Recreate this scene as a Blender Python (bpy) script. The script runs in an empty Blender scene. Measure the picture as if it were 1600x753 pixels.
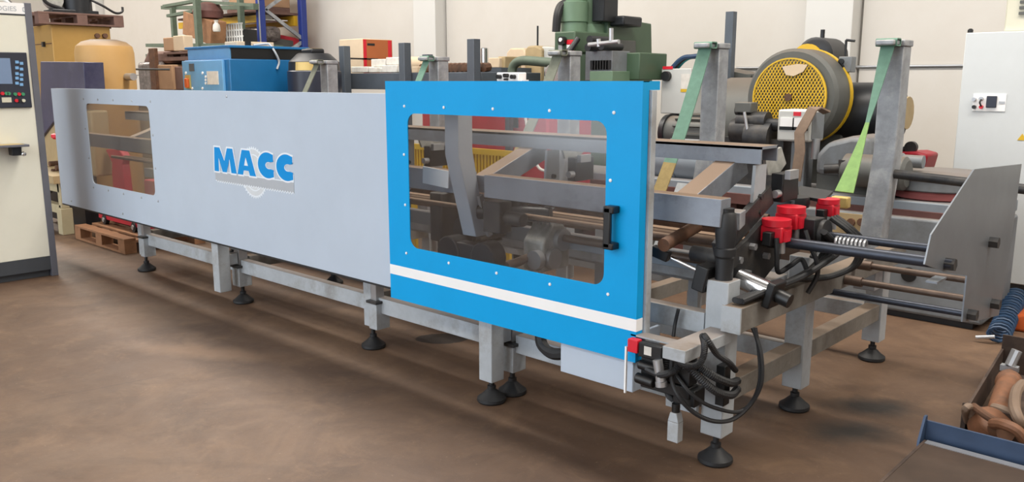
import bpy, bmesh, math, random
from mathutils import Vector as V, Matrix as M
random.seed(7)
S = bpy.context.scene
COL = S.collection
# ------------------------------------------------------------------ camera
FPX, CAMH, PITCH, YAW = 1320.0, 1.6, math.radians(10.72), math.radians(42.9)
cd = bpy.data.cameras.new('camera'); cam = bpy.data.objects.new('camera', cd); COL.objects.link(cam)
cd.sensor_fit = 'HORIZONTAL'; cd.sensor_width = 36.0; cd.lens = 36.0 * FPX / 1600.0
cd.clip_start = 0.05; cd.clip_end = 200
cam.location = (0, 0, CAMH); cam.rotation_euler = (math.pi / 2 - PITCH, 0, YAW)
S.camera = cam
# ------------------------------------------------------------------ world, lights, exposure
W = bpy.data.worlds.new('world'); S.world = W; W.use_nodes = True
bgn = W.node_tree.nodes['Background']; bgn.inputs[0].default_value = (0.84, 0.92, 1.0, 1); bgn.inputs[1].default_value = 3.3
def roof_area_light(name, loc, sx, sy, power, col=(1, .93, .83)):
    l = bpy.data.lights.new(name, 'AREA'); l.shape = 'RECTANGLE'; l.size = sx; l.size_y = sy; l.energy = power; l.color = col
    o = bpy.data.objects.new(name, l); COL.objects.link(o); o.location = loc; return o
roof_area_light('roof_light', (-10, 4.7, 6.9), 33, 1.4, 2300)  # skylight row above the machine
roof_area_light('roof_light', (-10, -0.6, 6.9), 33, 1.4, 120)
roof_area_light('roof_light', (-10, -5.6, 6.9), 33, 1.4, 1100)  # unseen overhead fill, added to light the front of the panel
vs = S.view_settings; vs.view_transform = 'Standard'; vs.look = 'None'; vs.gamma = 1.0; vs.use_curve_mapping = False; vs.exposure = 0.10

# ------------------------------------------------------------------ helpers
_fw = V((-math.sin(YAW) * math.cos(PITCH), math.cos(YAW) * math.cos(PITCH), -math.sin(PITCH)))
_rt = V((math.cos(YAW), math.sin(YAW), 0)); _up = _rt.cross(_fw)
def A(u, v, x=None, y=None, z=None):
    """survey helper: the place-space point seen at photo pixel (u, v) on a known plane of the room"""
    d = _fw * FPX + _rt * (u - 800) - _up * (v - 376.5); c = V((0, 0, CAMH))
    i, q = (0, x) if x is not None else (1, y) if y is not None else (2, z)
    return c + d * ((q - c[i]) / d[i])
def lin(r, g, b):
    f = lambda c: (c / 255 / 12.92) if c / 255 <= .04045 else ((c / 255 + .055) / 1.055) ** 2.4
    return (f(r), f(g), f(b), 1)
MATS = {}
def mat(name, rgb, rough=.5, metal=0., var=.12, scale=6., bump=0., rgb2=None, thr=(.45, .7), dust=0., dustc=(122, 99, 78), spec=.5, coat=0.):
    if name in MATS: return MATS[name]
    m = bpy.data.materials.new(name); m.use_nodes = True; nt = m.node_tree; N = nt.nodes; L = nt.links
    p = N['Principled BSDF']; p.inputs['Roughness'].default_value = rough; p.inputs['Metallic'].default_value = metal
    p.inputs['Specular IOR Level'].default_value = spec; p.inputs['Coat Weight'].default_value = coat
    tc = N.new('ShaderNodeTexCoord')
    n1 = N.new('ShaderNodeTexNoise'); n1.inputs['Scale'].default_value = scale; n1.inputs['Detail'].default_value = 6; n1.inputs['Roughness'].default_value = .62
    L.new(tc.outputs['Object'], n1.inputs['Vector'])
    c = lin(*rgb); r = N.new('ShaderNodeValToRGB')
    r.color_ramp.elements[0].position = .3; r.color_ramp.elements[1].position = .7
    r.color_ramp.elements[0].color = tuple(k * (1 - var) for k in c[:3]) + (1,)
    r.color_ramp.elements[1].color = tuple(min(1, k * (1 + var)) for k in c[:3]) + (1,)
    L.new(n1.outputs['Fac'], r.inputs['Fac']); out = r.outputs['Color']
    if rgb2:
        n2 = N.new('ShaderNodeTexNoise'); n2.inputs['Scale'].default_value = scale * .6; n2.inputs['Detail'].default_value = 8; n2.inputs['Roughness'].default_value = .7
        L.new(tc.outputs['Object'], n2.inputs['Vector'])
        mr = N.new('ShaderNodeMapRange'); mr.inputs[1].default_value = thr[0]; mr.inputs[2].default_value = thr[1]; L.new(n2.outputs['Fac'], mr.inputs[0])
        mx = N.new('ShaderNodeMix'); mx.data_type = 'RGBA'; L.new(mr.outputs[0], mx.inputs[0]); L.new(out, mx.inputs[6]); mx.inputs[7].default_value = lin(*rgb2); out = mx.outputs[2]
    if dust:   # workshop dust lying on upward faces
        ge = N.new('ShaderNodeNewGeometry'); sp = N.new('ShaderNodeSeparateXYZ'); L.new(ge.outputs['Normal'], sp.inputs[0])
        mr = N.new('ShaderNodeMapRange'); mr.inputs[1].default_value = .55; mr.inputs[2].default_value = .95; mr.inputs[4].default_value = dust; L.new(sp.outputs[2], mr.inputs[0])
        mx = N.new('ShaderNodeMix'); mx.data_type = 'RGBA'; L.new(mr.outputs[0], mx.inputs[0]); L.new(out, mx.inputs[6]); mx.inputs[7].default_value = lin(*dustc); out = mx.outputs[2]
    L.new(out, p.inputs['Base Color'])
    if bump:
        b = N.new('ShaderNodeBump'); b.inputs['Strength'].default_value = bump; b.inputs['Distance'].default_value = .01
        L.new(n1.outputs['Fac'], b.inputs['Height']); L.new(b.outputs[0], p.inputs['Normal'])
    MATS[name] = m; return m
def glass(name, tint, gloss=.08, rough=.12, haze=.08):
    m = bpy.data.materials.new(name); m.use_nodes = True; nt = m.node_tree; N = nt.nodes; L = nt.links
    N.remove(N['Principled BSDF']); o = N['Material Output']
    t = N.new('ShaderNodeBsdfTransparent'); t.inputs[0].default_value = (*tint, 1)
    g = N.new('ShaderNodeBsdfGlossy'); g.inputs['Roughness'].default_value = rough; g.inputs[0].default_value = (.9, .88, .86, 1)
    d = N.new('ShaderNodeBsdfDiffuse'); d.inputs[0].default_value = (.30, .26, .23, 1)
    x = N.new('ShaderNodeMixShader'); x.inputs[0].default_value = gloss
    y = N.new('ShaderNodeMixShader'); y.inputs[0].default_value = haze
    L.new(t.outputs[0], x.inputs[1]); L.new(g.outputs[0], x.inputs[2]); L.new(x.outputs[0], y.inputs[1]); L.new(d.outputs[0], y.inputs[2]); L.new(y.outputs[0], o.inputs[0])
    MATS[name] = m; return m

WL = {}     # world place of each object's origin (no object is rotated or scaled)
class MB:
    def __init__(s): s.bm = bmesh.new()
    def _v(s, pts): return [s.bm.verts.new(p) for p in pts]
    def hexa(s, p):
        v = s._v(p)
        for f in ((0, 3, 2, 1), (4, 5, 6, 7), (0, 1, 5, 4), (1, 2, 6, 5), (2, 3, 7, 6), (3, 0, 4, 7)): s.bm.faces.new([v[i] for i in f])
        return s
    def box(s, a, b):
        (x0, y0, z0), (x1, y1, z1) = [min(i, j) for i, j in zip(a, b)], [max(i, j) for i, j in zip(a, b)]
        return s.hexa([(x0, y0, z0), (x1, y0, z0), (x1, y1, z0), (x0, y1, z0), (x0, y0, z1), (x1, y0, z1), (x1, y1, z1), (x0, y1, z1)])
    def cbox(s, c, d, rot=(0, 0, 0)):
        from mathutils import Euler
        R = Euler(rot).to_matrix(); c = V(c); h = [k / 2 for k in d]
        return s.hexa([c + R @ V((sx * h[0], sy * h[1], sz * h[2])) for sz in (-1, 1) for sx, sy in ((-1, -1), (1, -1), (1, 1), (-1, 1))])
    def beam(s, p, q, w, h, side=(1, 0, 0)):
        p, q = V(p), V(q); d = (q - p).normalized(); a = V(side); a = (a - d * a.dot(d)).normalized(); b = d.cross(a)
        return s.hexa([e + a * (sx * w / 2) + b * (sy * h / 2) for e in (p, q) for sx, sy in ((-1, -1), (1, -1), (1, 1), (-1, 1))])
    def cyl(s, p, q, r, r2=None, n=16):
        p, q = V(p), V(q); r2 = r if r2 is None else r2; d = (q - p).normalized()
        a = d.orthogonal().normalized(); b = d.cross(a)
        R = [[c + (a * math.cos(t) + b * math.sin(t)) * k for t in [2 * math.pi * i / n for i in range(n)]] for c, k in ((p, r), (q, r2))]
        A_, B_ = s._v(R[0]), s._v(R[1])
        for i in range(n): s.bm.faces.new((A_[i], A_[(i + 1) % n], B_[(i + 1) % n], B_[i]))
        s.bm.faces.new(A_[::-1]); s.bm.faces.new(B_); return s
    def lathe(s, c, prof, axis=(0, 0, 1), n=24):
        c = V(c); d = V(axis).normalized(); a = d.orthogonal().normalized(); b = d.cross(a); rings = []
        for r, h in prof: rings.append(s._v([c + d * h + (a * math.cos(2 * math.pi * i / n) + b * math.sin(2 * math.pi * i / n)) * max(r, 1e-4) for i in range(n)]))
        for A_, B_ in zip(rings, rings[1:]):
            for i in range(n): s.bm.faces.new((A_[i], A_[(i + 1) % n], B_[(i + 1) % n], B_[i]))
        s.bm.faces.new(rings[0][::-1]); s.bm.faces.new(rings[-1]); return s
    def tube(s, pts, r, n=8, sub=6, rib=0.):
        pts = [V(p) for p in pts]; P = []
        if sub and len(pts) > 2:
            e = [pts[0] * 2 - pts[1]] + pts + [pts[-1] * 2 - pts[-2]]
            for i in range(1, len(e) - 2):
                for k in range(sub):
                    t = k / sub; a, b, c, d = e[i - 1], e[i], e[i + 1], e[i + 2]
                    P.append(.5 * ((2 * b) + (c - a) * t + (2 * a - 5 * b + 4 * c - d) * t * t + (3 * b - a - 3 * c + d) * t ** 3))
            P.append(pts[-1])
        else: P = pts
        rings = []; up = None
        for i, p in enumerate(P):
            d = (P[min(i + 1, len(P) - 1)] - P[max(i - 1, 0)]).normalized()
            a = d.orthogonal().normalized() if up is None else (up - d * up.dot(d)).normalized()
            up = a; b = d.cross(a)
            rings.append(s._v([p + (a * math.cos(2 * math.pi * k / n) + b * math.sin(2 * math.pi * k / n)) * r * (1 - rib * (i % 2)) for k in range(n)]))
        for A_, B_ in zip(rings, rings[1:]):
            for k in range(n): s.bm.faces.new((A_[k], A_[(k + 1) % n], B_[(k + 1) % n], B_[k]))
        s.bm.faces.new(rings[0][::-1]); s.bm.faces.new(rings[-1]); return s
    def ribbon(s, pts, wid, th):
        secs = []
        for i, p in enumerate(pts):
            d = (pts[min(i + 1, len(pts) - 1)] - pts[max(i - 1, 0)]).normalized(); a = V((1, 0, 0)); a = (a - d * a.dot(d)).normalized(); b = d.cross(a)
            secs.append(s._v([p + a * (sx * wid[i] / 2) + b * (sy * th / 2) for sx, sy in ((-1, -1), (1, -1), (1, 1), (-1, 1))]))
        for A_, B_ in zip(secs, secs[1:]):
            for k in range(4): s.bm.faces.new((A_[k], A_[(k + 1) % 4], B_[(k + 1) % 4], B_[k]))
        s.bm.faces.new(secs[0][::-1]); s.bm.faces.new(secs[-1]); return s
    def prism(s, poly, a, b, ax='y'):
        f = {'x': lambda p, q, k: (k, p, q), 'y': lambda p, q, k: (p, k, q), 'z': lambda p, q, k: (p, q, k)}[ax]
        A_, B_ = s._v([f(p, q, a) for p, q in poly]), s._v([f(p, q, b) for p, q in poly]); n = len(poly)
        for i in range(n): s.bm.faces.new((A_[i], A_[(i + 1) % n], B_[(i + 1) % n], B_[i]))
        s.bm.faces.new(A_[::-1]); s.bm.faces.new(B_); return s
    def ring(s, outer, inner, a, b, ax='y'):
        """plate with a hole: outer and inner outlines with the same number of points"""
        f = {'x': lambda p, q, k: (k, p, q), 'y': lambda p, q, k: (p, k, q), 'z': lambda p, q, k: (p, q, k)}[ax]
        R = [s._v([f(p, q, k) for p, q in o]) for k in (a, b) for o in (outer, inner)]; n = len(outer)
        for i in range(n):
            j = (i + 1) % n
            s.bm.faces.new((R[0][i], R[0][j], R[1][j], R[1][i])); s.bm.faces.new((R[2][i], R[3][i], R[3][j], R[2][j]))
            s.bm.faces.new((R[0][i], R[2][i], R[2][j], R[0][j])); s.bm.faces.new((R[1][i], R[1][j], R[3][j], R[3][i]))
        return s
    def build(s, name, m, parent=None, smooth=True, bevel=0., label=None, kind=None):
        bm = s.bm; bmesh.ops.recalc_face_normals(bm, faces=bm.faces)
        xs = [v.co for v in bm.verts]; lo = V([min(v[i] for v in xs) for i in range(3)]); hi = V([max(v[i] for v in xs) for i in range(3)]); c = (lo + hi) / 2
        if parent is None: c.z = lo.z
        bmesh.ops.translate(bm, verts=bm.verts, vec=-c)
        me = bpy.data.meshes.new(name); bm.to_mesh(me); bm.free()
        if smooth:
            me.shade_smooth(); me.set_sharp_from_angle(angle=math.radians(35))
        me.materials.append(MATS[m] if isinstance(m, str) else m)
        return link(name, me, c, parent, bevel, label, kind)
def link(name, me, c, parent=None, bevel=0., label=None, kind=None):
    o = bpy.data.objects.new(name, me); COL.objects.link(o); WL[o] = V(c)
    if parent: o.parent = parent; o.location = V(c) - WL[parent]
    else: o.location = c
    if bevel:
        b = o.modifiers.new('bevel', 'BEVEL'); b.width = bevel; b.segments = 2; b.limit_method = 'ANGLE'
    if label: o['label'] = label
    if kind: o['kind'] = kind
    return o
def tag(o, label, cat, group=None):
    o['label'] = label; o['category'] = cat
    if group: o['group'] = group
    return o
def thing(name, loc, label, cat, group=None):
    o = bpy.data.objects.new(name, None); COL.objects.link(o); o.location = loc; o.empty_display_size = .1; WL[o] = V(loc)
    return tag(o, label, cat, group)
def again(o, loc, parent):      # another copy of a small part, sharing its mesh
    c = o.copy(); COL.objects.link(c); c.parent = parent; WL[c] = V(loc); c.location = V(loc) - WL[parent]; return c
def rrect(x0, x1, z0, z1, r, n=6):
    out = []
    for cx, cz, a0 in ((x1 - r, z1 - r, 0), (x0 + r, z1 - r, 90), (x0 + r, z0 + r, 180), (x1 - r, z0 + r, 270)):
        for k in range(n + 1):
            a = math.radians(a0 + 90 * k / n); out.append((cx + r * math.cos(a), cz + r * math.sin(a)))
    return out
def orect(x0, x1, z0, z1, inner):   # points on the outer rectangle matching rrect points
    n = len(inner) // 4; cs = ((x1, z1), (x0, z1), (x0, z0), (x1, z0)); out = []
    for q, (cx, cz) in enumerate(cs):
        for k in range(n):
            ix, iz = inner[q * n + k]; t = k / (n - 1)
            if q % 2 == 0: p = (cx, iz) if t < .5 else (ix, cz)
            else: p = (ix, cz) if t < .5 else (cx, iz)
            if abs(t - .5) < .5 / n: p = (cx, cz)
            out.append(p)
    return out
def text_mesh(txt, size):
    c = bpy.data.curves.new('txt', 'FONT'); c.body = txt; c.size = size; c.extrude = .0008; c.align_x = 'LEFT'
    o = bpy.data.objects.new('txt', c); COL.objects.link(o)
    dg = bpy.context.evaluated_depsgraph_get(); me = bpy.data.meshes.new_from_object(o.evaluated_get(dg))
    bpy.data.objects.remove(o); return me

# ------------------------------------------------------------------ materials
mat('panel_grey', (182, 195, 211), .42, var=.03, scale=2.5)
mat('frame_grey', (168, 174, 180), .5, var=.12, scale=7, rgb2=(122, 117, 110), thr=(.5, .78), dust=.6)
mat('frame_dirty', (124, 121, 116), .6, var=.2, scale=6, rgb2=(84, 76, 68), thr=(.45, .75), dust=.6)
mat('galvanised', (142, 146, 152), .5, .2, var=.3, scale=9, rgb2=(186, 187, 188), thr=(.5, .75), dust=.5)
mat('steel_beam', (140, 146, 156), .45, .35, var=.18, scale=5, rgb2=(95, 96, 100), thr=(.5, .75), dust=.95)
mat('rusty_beam', (112, 92, 78), .7, .1, var=.2, scale=8, rgb2=(95, 66, 48), dust=.8)
mat('rust', (104, 72, 52), .75, .1, var=.25, scale=12, rgb2=(70, 55, 47))
mat('door_blue', (0, 156, 222), .45, var=.03, scale=3, spec=.25)
mat('white_paint', (240, 241, 242), .45, var=.02)
mat('black_plastic', (22, 23, 25), .4, var=.15)
mat('black_rubber', (30, 31, 34), .55, var=.2, scale=12)
mat('dark_steel', (52, 53, 56), .5, .4, var=.25, scale=14, rgb2=(78, 74, 70))
mat('blue_black_rod', (62, 66, 76), .38, .6, var=.15)
mat('brown_rod', (98, 82, 72), .5, .4, var=.2, scale=16)
mat('chrome', (205, 206, 208), .18, .95, var=.04)
mat('zinc', (180, 182, 186), .35, .7, var=.08)
mat('aluminium_cast', (168, 168, 164), .45, .25, var=.25, scale=20, bump=.15)
mat('red_plastic', (206, 28, 48), .4, var=.05)
mat('logo_blue', (0, 140, 214), .5, var=.01, spec=.2)
mat('logo_white', (226, 234, 242), .4, var=.01)
mat('logo_grey', (172, 178, 186), .4, var=.03)
mat('logo_silver', (206, 212, 218), .35, var=.06, scale=14)
mat('strap_green', (98, 134, 118), .8, var=.12, scale=25)
mat('strap_lime', (128, 164, 98), .8, var=.15, scale=25)
mat('strap_tan', (146, 128, 84), .85, var=.15, scale=20)
mat('strap_brown', (122, 104, 90), .85, var=.15, scale=20)
mat('strap_grey', (108, 112, 100), .85, var=.15, scale=20)
mat('sheet_steel', (132, 138, 146), .38, .65, var=.08, scale=4)
mat('cream_paint', (222, 221, 208), .45, var=.02)
mat('trim_grey', (96, 98, 108), .5, var=.06)
mat('plinth_dark', (62, 66, 72), .5, var=.08)
mat('bezel_navy', (40, 44, 58), .35, var=.05)
mat('screen_blue', (118, 140, 172), .15, var=.03)
mat('button_blue', (120, 168, 214), .4, var=.05)
mat('button_green', (60, 140, 100), .4, var=.05)
mat('ochre', (168, 132, 68), .5, var=.08, scale=3)
mat('tank_yellow', (190, 150, 92), .55, var=.06, scale=3, dust=.95, dustc=(84, 68, 54))
mat('tan_paint', (168, 148, 112), .6, var=.1)
mat('beige_frame', (176, 166, 136), .6, var=.08)
mat('navy_hood', (52, 54, 84), .35, var=.2, scale=4, rgb2=(84, 86, 108), thr=(.5, .8))
mat('wood', (146, 106, 76), .75, var=.18, scale=9)
mat('wood_dark', (110, 84, 76), .8, var=.18, scale=9)
mat('cardboard', (166, 132, 102), .8, var=.08, scale=5)
mat('cardboard_pale', (206, 186, 160), .8, var=.06, scale=5)
mat('cardboard_orange', (176, 100, 56), .75, var=.05, scale=4)
mat('film', (120, 112, 110), .12, .2, var=.5, scale=14, bump=.8, rgb2=(60, 52, 50))
mat('machine_blue', (26, 104, 160), .38, var=.06)
mat('machine_blue_pale', (104, 164, 214), .25, var=.05)
mat('rack_blue', (30, 52, 130), .4, var=.06)
mat('rack_yellow', (206, 164, 40), .5, var=.08)
mat('rack_green', (88, 102, 88), .6, var=.15, scale=12)
mat('red_paint', (176, 26, 48), .45, var=.08)
mat('orange_plastic', (196, 92, 40), .5, var=.08)
mat('black_steel', (38, 40, 44), .4, .3, var=.2, scale=6)
mat('gold_label', (196, 170, 106), .35, .3, var=.05)
mat('slate_steel', (84, 92, 102), .5, .2, var=.12, scale=6)
mat('paper_white', (206, 203, 197), .7, var=.14, scale=14)
mat('green_machine', (66, 88, 68), .42, var=.08, scale=4)
mat('green_machine_pale', (98, 124, 102), .45, var=.06)
mat('grey_machine', (118, 124, 130), .5, var=.12, scale=4, rgb2=(96, 98, 100), dust=.45)
mat('grey_machine_dark', (86, 88, 86), .55, var=.12, scale=5, dust=.35)
mat('bluegrey_bed', (132, 142, 152), .5, var=.1, scale=5, dust=.4)
mat('box_grey', (190, 192, 190), .45, var=.03)
mat('yellow_paint', (208, 170, 34), .45, var=.08)
mat('maroon', (96, 62, 58), .6, var=.2)
mat('lever_grey', (170, 176, 186), .45, .1, var=.1, scale=8)
mat('dull_red', (146, 78, 78), .6, var=.15)
mat('light_cabinet', (200, 205, 208), .45, var=.02)
mat('ivory_plastic', (206, 204, 186), .5, var=.03)
mat('cable_blue', (30, 60, 92), .5, var=.05)
mat('teal_cable', (40, 150, 160), .5, var=.05)
mat('tray_blue', (56, 74, 102), .45, .2, var=.15, scale=6)
mat('tray_brown', (66, 51, 41), .65, .1, var=.2, scale=7)
mat('tool_orange', (126, 84, 58), .6, var=.25, scale=15, rgb2=(96, 70, 54))
mat('hose_brown', (128, 108, 92), .6, var=.12)
mat('bin_rust', (62, 49, 43), .7, .1, var=.3, scale=9, rgb2=(88, 71, 61))
glass('door_polycarbonate', (.85, .85, .85), .05, .1, .025)
glass('panel_polycarbonate', (.80, .78, .75), .14, .2)
# ------------------------------------------------------------------ setting
def floor_mat():
    m = bpy.data.materials.new('stained_concrete'); m.use_nodes = True; nt = m.node_tree; N = nt.nodes; L = nt.links
    p = N['Principled BSDF']; tc = N.new('ShaderNodeTexCoord'); ge = N.new('ShaderNodeNewGeometry'); pos = ge.outputs['Position']
    def noise(sc, det=6, ro=.6, dist=0.):
        n = N.new('ShaderNodeTexNoise'); n.inputs['Scale'].default_value = sc; n.inputs['Detail'].default_value = det; n.inputs['Roughness'].default_value = ro; n.inputs['Distortion'].default_value = dist
        L.new(pos, n.inputs['Vector']); return n.outputs['Fac']
    def ramp(f, a, b, ca, cb):
        r = N.new('ShaderNodeValToRGB'); r.color_ramp.elements[0].position = a; r.color_ramp.elements[1].position = b
        r.color_ramp.elements[0].color = ca; r.color_ramp.elements[1].color = cb; L.new(f, r.inputs[0]); return r.outputs[0]
    def mix(f, a, b, mode='MIX'):
        x = N.new('ShaderNodeMix'); x.data_type = 'RGBA'; x.blend_type = mode
        if isinstance(f, float): x.inputs[0].default_value = f
        else: L.new(f, x.inputs[0])
        for i, q in ((6, a), (7, b)):
            if isinstance(q, tuple): x.inputs[i].default_value = q
            else: L.new(q, x.inputs[i])
        return x.outputs[2]
    g = lambda v: (v, v, v, 1)
    c = ramp(noise(.55, 5, .6, .6), .35, .66, lin(84, 62, 46), lin(113, 89, 69))
    c = mix(ramp(noise(1.7, 8, .68, .8), .42, .68, g(0), g(.85)), c, lin(76, 56, 42))
    c = mix(ramp(noise(4, 8, .72, .6), .52, .74, g(0), g(.6)), c, lin(130, 103, 79))
    c = mix(ramp(noise(38, 6, .7), .3, .75, g(0), g(.35)), c, lin(84, 68, 58))
    # spots, stains and patches with shapes of their own
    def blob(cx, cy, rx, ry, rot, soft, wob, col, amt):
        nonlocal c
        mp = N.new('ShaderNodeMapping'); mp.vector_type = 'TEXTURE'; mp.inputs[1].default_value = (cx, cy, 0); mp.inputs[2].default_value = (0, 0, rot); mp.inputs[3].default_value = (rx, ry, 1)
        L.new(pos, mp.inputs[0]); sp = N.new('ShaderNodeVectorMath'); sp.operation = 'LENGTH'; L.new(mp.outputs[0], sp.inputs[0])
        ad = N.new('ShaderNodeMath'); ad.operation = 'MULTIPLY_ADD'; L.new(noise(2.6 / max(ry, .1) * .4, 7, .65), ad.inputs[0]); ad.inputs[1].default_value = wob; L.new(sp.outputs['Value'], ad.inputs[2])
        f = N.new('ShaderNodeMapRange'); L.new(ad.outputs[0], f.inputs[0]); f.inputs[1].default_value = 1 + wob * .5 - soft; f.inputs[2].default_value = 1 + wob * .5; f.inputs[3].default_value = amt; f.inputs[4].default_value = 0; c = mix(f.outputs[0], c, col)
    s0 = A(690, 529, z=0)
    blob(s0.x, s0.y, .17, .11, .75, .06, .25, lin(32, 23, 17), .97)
    c = mix(ramp(noise(55, 3, .5), .68, .76, g(0), g(.4)), c, lin(160, 136, 112))
    c = mix(ramp(noise(.9, 9, .72, 1.5), .55, .75, g(0), g(.6)), c, lin(70, 54, 42))
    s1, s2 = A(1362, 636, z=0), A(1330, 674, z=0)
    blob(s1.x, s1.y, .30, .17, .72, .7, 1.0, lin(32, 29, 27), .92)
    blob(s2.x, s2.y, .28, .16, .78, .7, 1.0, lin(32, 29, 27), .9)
    ja, jb = A(0, 637, z=0), A(300, 578, z=0); jd = jb - ja
    blob((ja.x + jb.x) / 2, (ja.y + jb.y) / 2, jd.length * .6, .007, math.atan2(jd.y, jd.x), .5, .4, lin(74, 56, 46), .6)
    blob(-4.6, 2.35, .8, .16, .5, .7, 1.0, lin(140, 112, 88), .5)
    blob(-2.6, 1.5, .5, .2, .3, .7, 1.2, lin(78, 62, 50), .5)
    L.new(c, p.inputs['Base Color'])
    r = N.new('ShaderNodeMapRange'); r.inputs[3].default_value = .42; r.inputs[4].default_value = .75; L.new(noise(3.1, 6, .7), r.inputs[0]); L.new(r.outputs[0], p.inputs['Roughness'])
    b = N.new('ShaderNodeBump'); b.inputs['Strength'].default_value = .12; b.inputs['Distance'].default_value = .01; L.new(noise(22, 8, .7), b.inputs['Height']); L.new(b.outputs[0], p.inputs['Normal'])
    MATS['floor'] = m; return m
floor_mat()
mat('wall_white', (208, 205, 200), .7, var=.025, scale=.35, rgb2=(196, 190, 182), thr=(.4, .8))
mat('column_white', (208, 208, 206), .65, var=.02, scale=.7)
mat('joint_grey', (120, 116, 110), .8, var=.1)
mat('ceiling_grey', (190, 192, 194), .8, var=.03)
YW = 9.6
def struct(o): o['kind'] = 'structure'; return o
struct(MB().box((-27, -9, -.1), (7, YW + .1, 0)).build('floor', 'floor', smooth=False))
# back wall: prefabricated panels between columns
wb = struct(MB().box((-27, YW + .02, 0), (7, YW + .3, 7)).build('wall_back', 'joint_grey', smooth=False))
cols = [(A(663, 126, y=YW).x, A(697, 126, y=YW).x), (A(1265, 126, y=YW).x, A(1337, 126, y=YW).x), (A(118, 126, y=YW).x, A(172, 126, y=YW).x)]
cols.append((cols[1][0] + 6.7, cols[1][1] + 6.7)); cols.append((cols[0][0] - 6.7, cols[0][1] - 6.7)); cols.sort()
edges = [-27] + [e for c in cols for e in c] + [7]
for i in range(0, len(edges), 2):
    x0, x1 = edges[i] + .03, edges[i + 1] - .03
    for z0, z1 in ((0, 1.735), (1.755, 4.2), (4.22, 7)):
        MB().box((x0, YW, z0), (x1, YW + .1, z1)).build('wall_panel', 'wall_white', wb, smooth=False)
for x0, x1 in cols:
    MB().box((x0, YW - .22, 0), (x1, YW + .1, 7)).build('column', 'column_white', wb, smooth=False, bevel=.01)
struct(MB().box((7, -9, 0), (7.2, YW, 7)).build('shade_wall_right', 'wall_white', smooth=False))  # unseen wall, added to cut the light from the right
wl = struct(MB().box((-27.2, -9, 0), (-27, YW, 7)).build('wall_left', 'wall_white', smooth=False))
for x0, x1 in ((-27, -13.5), (1.0, 7)): struct(MB().box((x0, -9.2, 0), (x1, -9, 7)).build('shade_wall_front', 'wall_white', smooth=False))  # unseen wall pieces, added to narrow the light coming in at the front
ce = struct(MB().box((-27, -9, 7.0), (7, YW + .3, 7.2)).build('ceiling', 'ceiling_grey', smooth=False))
# conduit low on the wall at the right, a pipe clip on it
pj = A(1450, 103, y=YW); o = struct(MB().cyl((pj.x - 2.2, YW - .02, pj.z), (pj.x + .7, YW - .02, pj.z), .014).build('trim_1', 'zinc'))

# ------------------------------------------------------------------ bar feeding machine
BF = thing('bar_feeder', (-4.9, 3.85, 0), 'long grey bar feeding machine with a bright blue windowed door', 'machine')
ST = (-1.68, -2.85, -4.0, -5.55, -7.13)
foot_me = {}
def foot(x, y, parent, zt, r=.075):
    key = round(zt, 3)
    if key not in foot_me:
        o = MB().lathe((x, y, 0), [(r * .93, 0), (r, .008), (r * .98, .022), (r * .72, .036), (r * .42, .058), (r * .26, .066), (.022, .068), (.022, .085), (.013, .087), (.013, zt)], n=20).build('levelling_foot', 'black_rubber', parent)
        foot_me[key] = o
        return o
    s = foot_me[key]; c = WL[s].copy(); c.x, c.y = x, y
    return again(s, c, parent)
def leg(x, y, z0, z1, w=.1, ft=True, name='leg', m='frame_grey'):
    o = MB().box((x - w / 2, y - w / 2, z0), (x + w / 2, y + w / 2, z1)).build(name, m, BF, bevel=.004)
    if ft: foot(x, y, o, z0 + .01)
    return o
def jack(x, y, parent):   # sleeve with flange, screw and foot on the side of a leg
    MB().box((x - .05, y - .05, .13), (x + .05, y + .05, .275)).build('jack_sleeve', 'frame_grey', parent, bevel=.003)
    MB().box((x - .07, y - .07, .275), (x + .07, y + .07, .29)).build('flange', 'dark_steel', parent)
    MB().box((x - .035, y - .035, .29), (x + .035, y + .035, .47)).build('slide_bar', 'zinc', parent, bevel=.003)
    foot(x, y, parent, .14)
# front row
L1 = leg(-1.665, 3.07, .13, .8, .1)
for x in ST[1:4:2]:
    lg = leg(x, 3.07, .40, .60, .1, ft=False); jack(x, 3.07, lg)
    lf = leg(x, 2.915, .115, .62, .09, ft=(x > -4))
    MB().box((x - .03, 2.95, .30), (x + .03, 3.03, .38)).build('link_bar', 'frame_grey', BF, bevel=.003)
for x in (ST[2], ST[4]):
    lg = leg(x, 3.06, .14, .62, .075); MB().box((x + .04, 3.0, .14), (x + .115, 3.1, .30)).build('jack_sleeve', 'frame_grey', lg, bevel=.003)
    MB().box((x + .042, 3.02, .30), (x + .09, 3.08, .46)).build('slide_bar', 'zinc', lg); MB().box((x + .03, 2.99, .30), (x + .125, 3.11, .315)).build('flange', 'dark_steel', lg)
# middle and rear rows
for x in ST:
    leg(x, 3.87, .12, .78, .1); leg(x, 4.9, .12, .70, .1)
# lower longitudinal rails, front / middle / rear
for a, b in zip(ST, ST[1:]):
    for y in (3.07, 3.87, 4.9):
        MB().box((a - .05, y - .03, .235), (b + .05, y + .03, .33)).build('lower_rail', 'frame_grey', BF, bevel=.003)
    for y in (3.07, 3.87):
        MB().box((a - .05, y - .03, .56), (b + .05, y + .03, .65)).build('upper_rail', 'frame_grey', BF, bevel=.003)
    MB().box(((a + b) / 2 - .03, 3.85, .33), ((a + b) / 2 + .03, 3.89, .56)).build('rail_post', 'frame_grey', BF)
for i, x in enumerate(ST):
    for y0, y1 in ((3.12, 3.82), (3.92, 4.85)):
        MB().box((x - .04, y0, .255), (x + .04, y1, .345)).build('cross_rail', 'frame_dirty', BF, bevel=.003)
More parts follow.
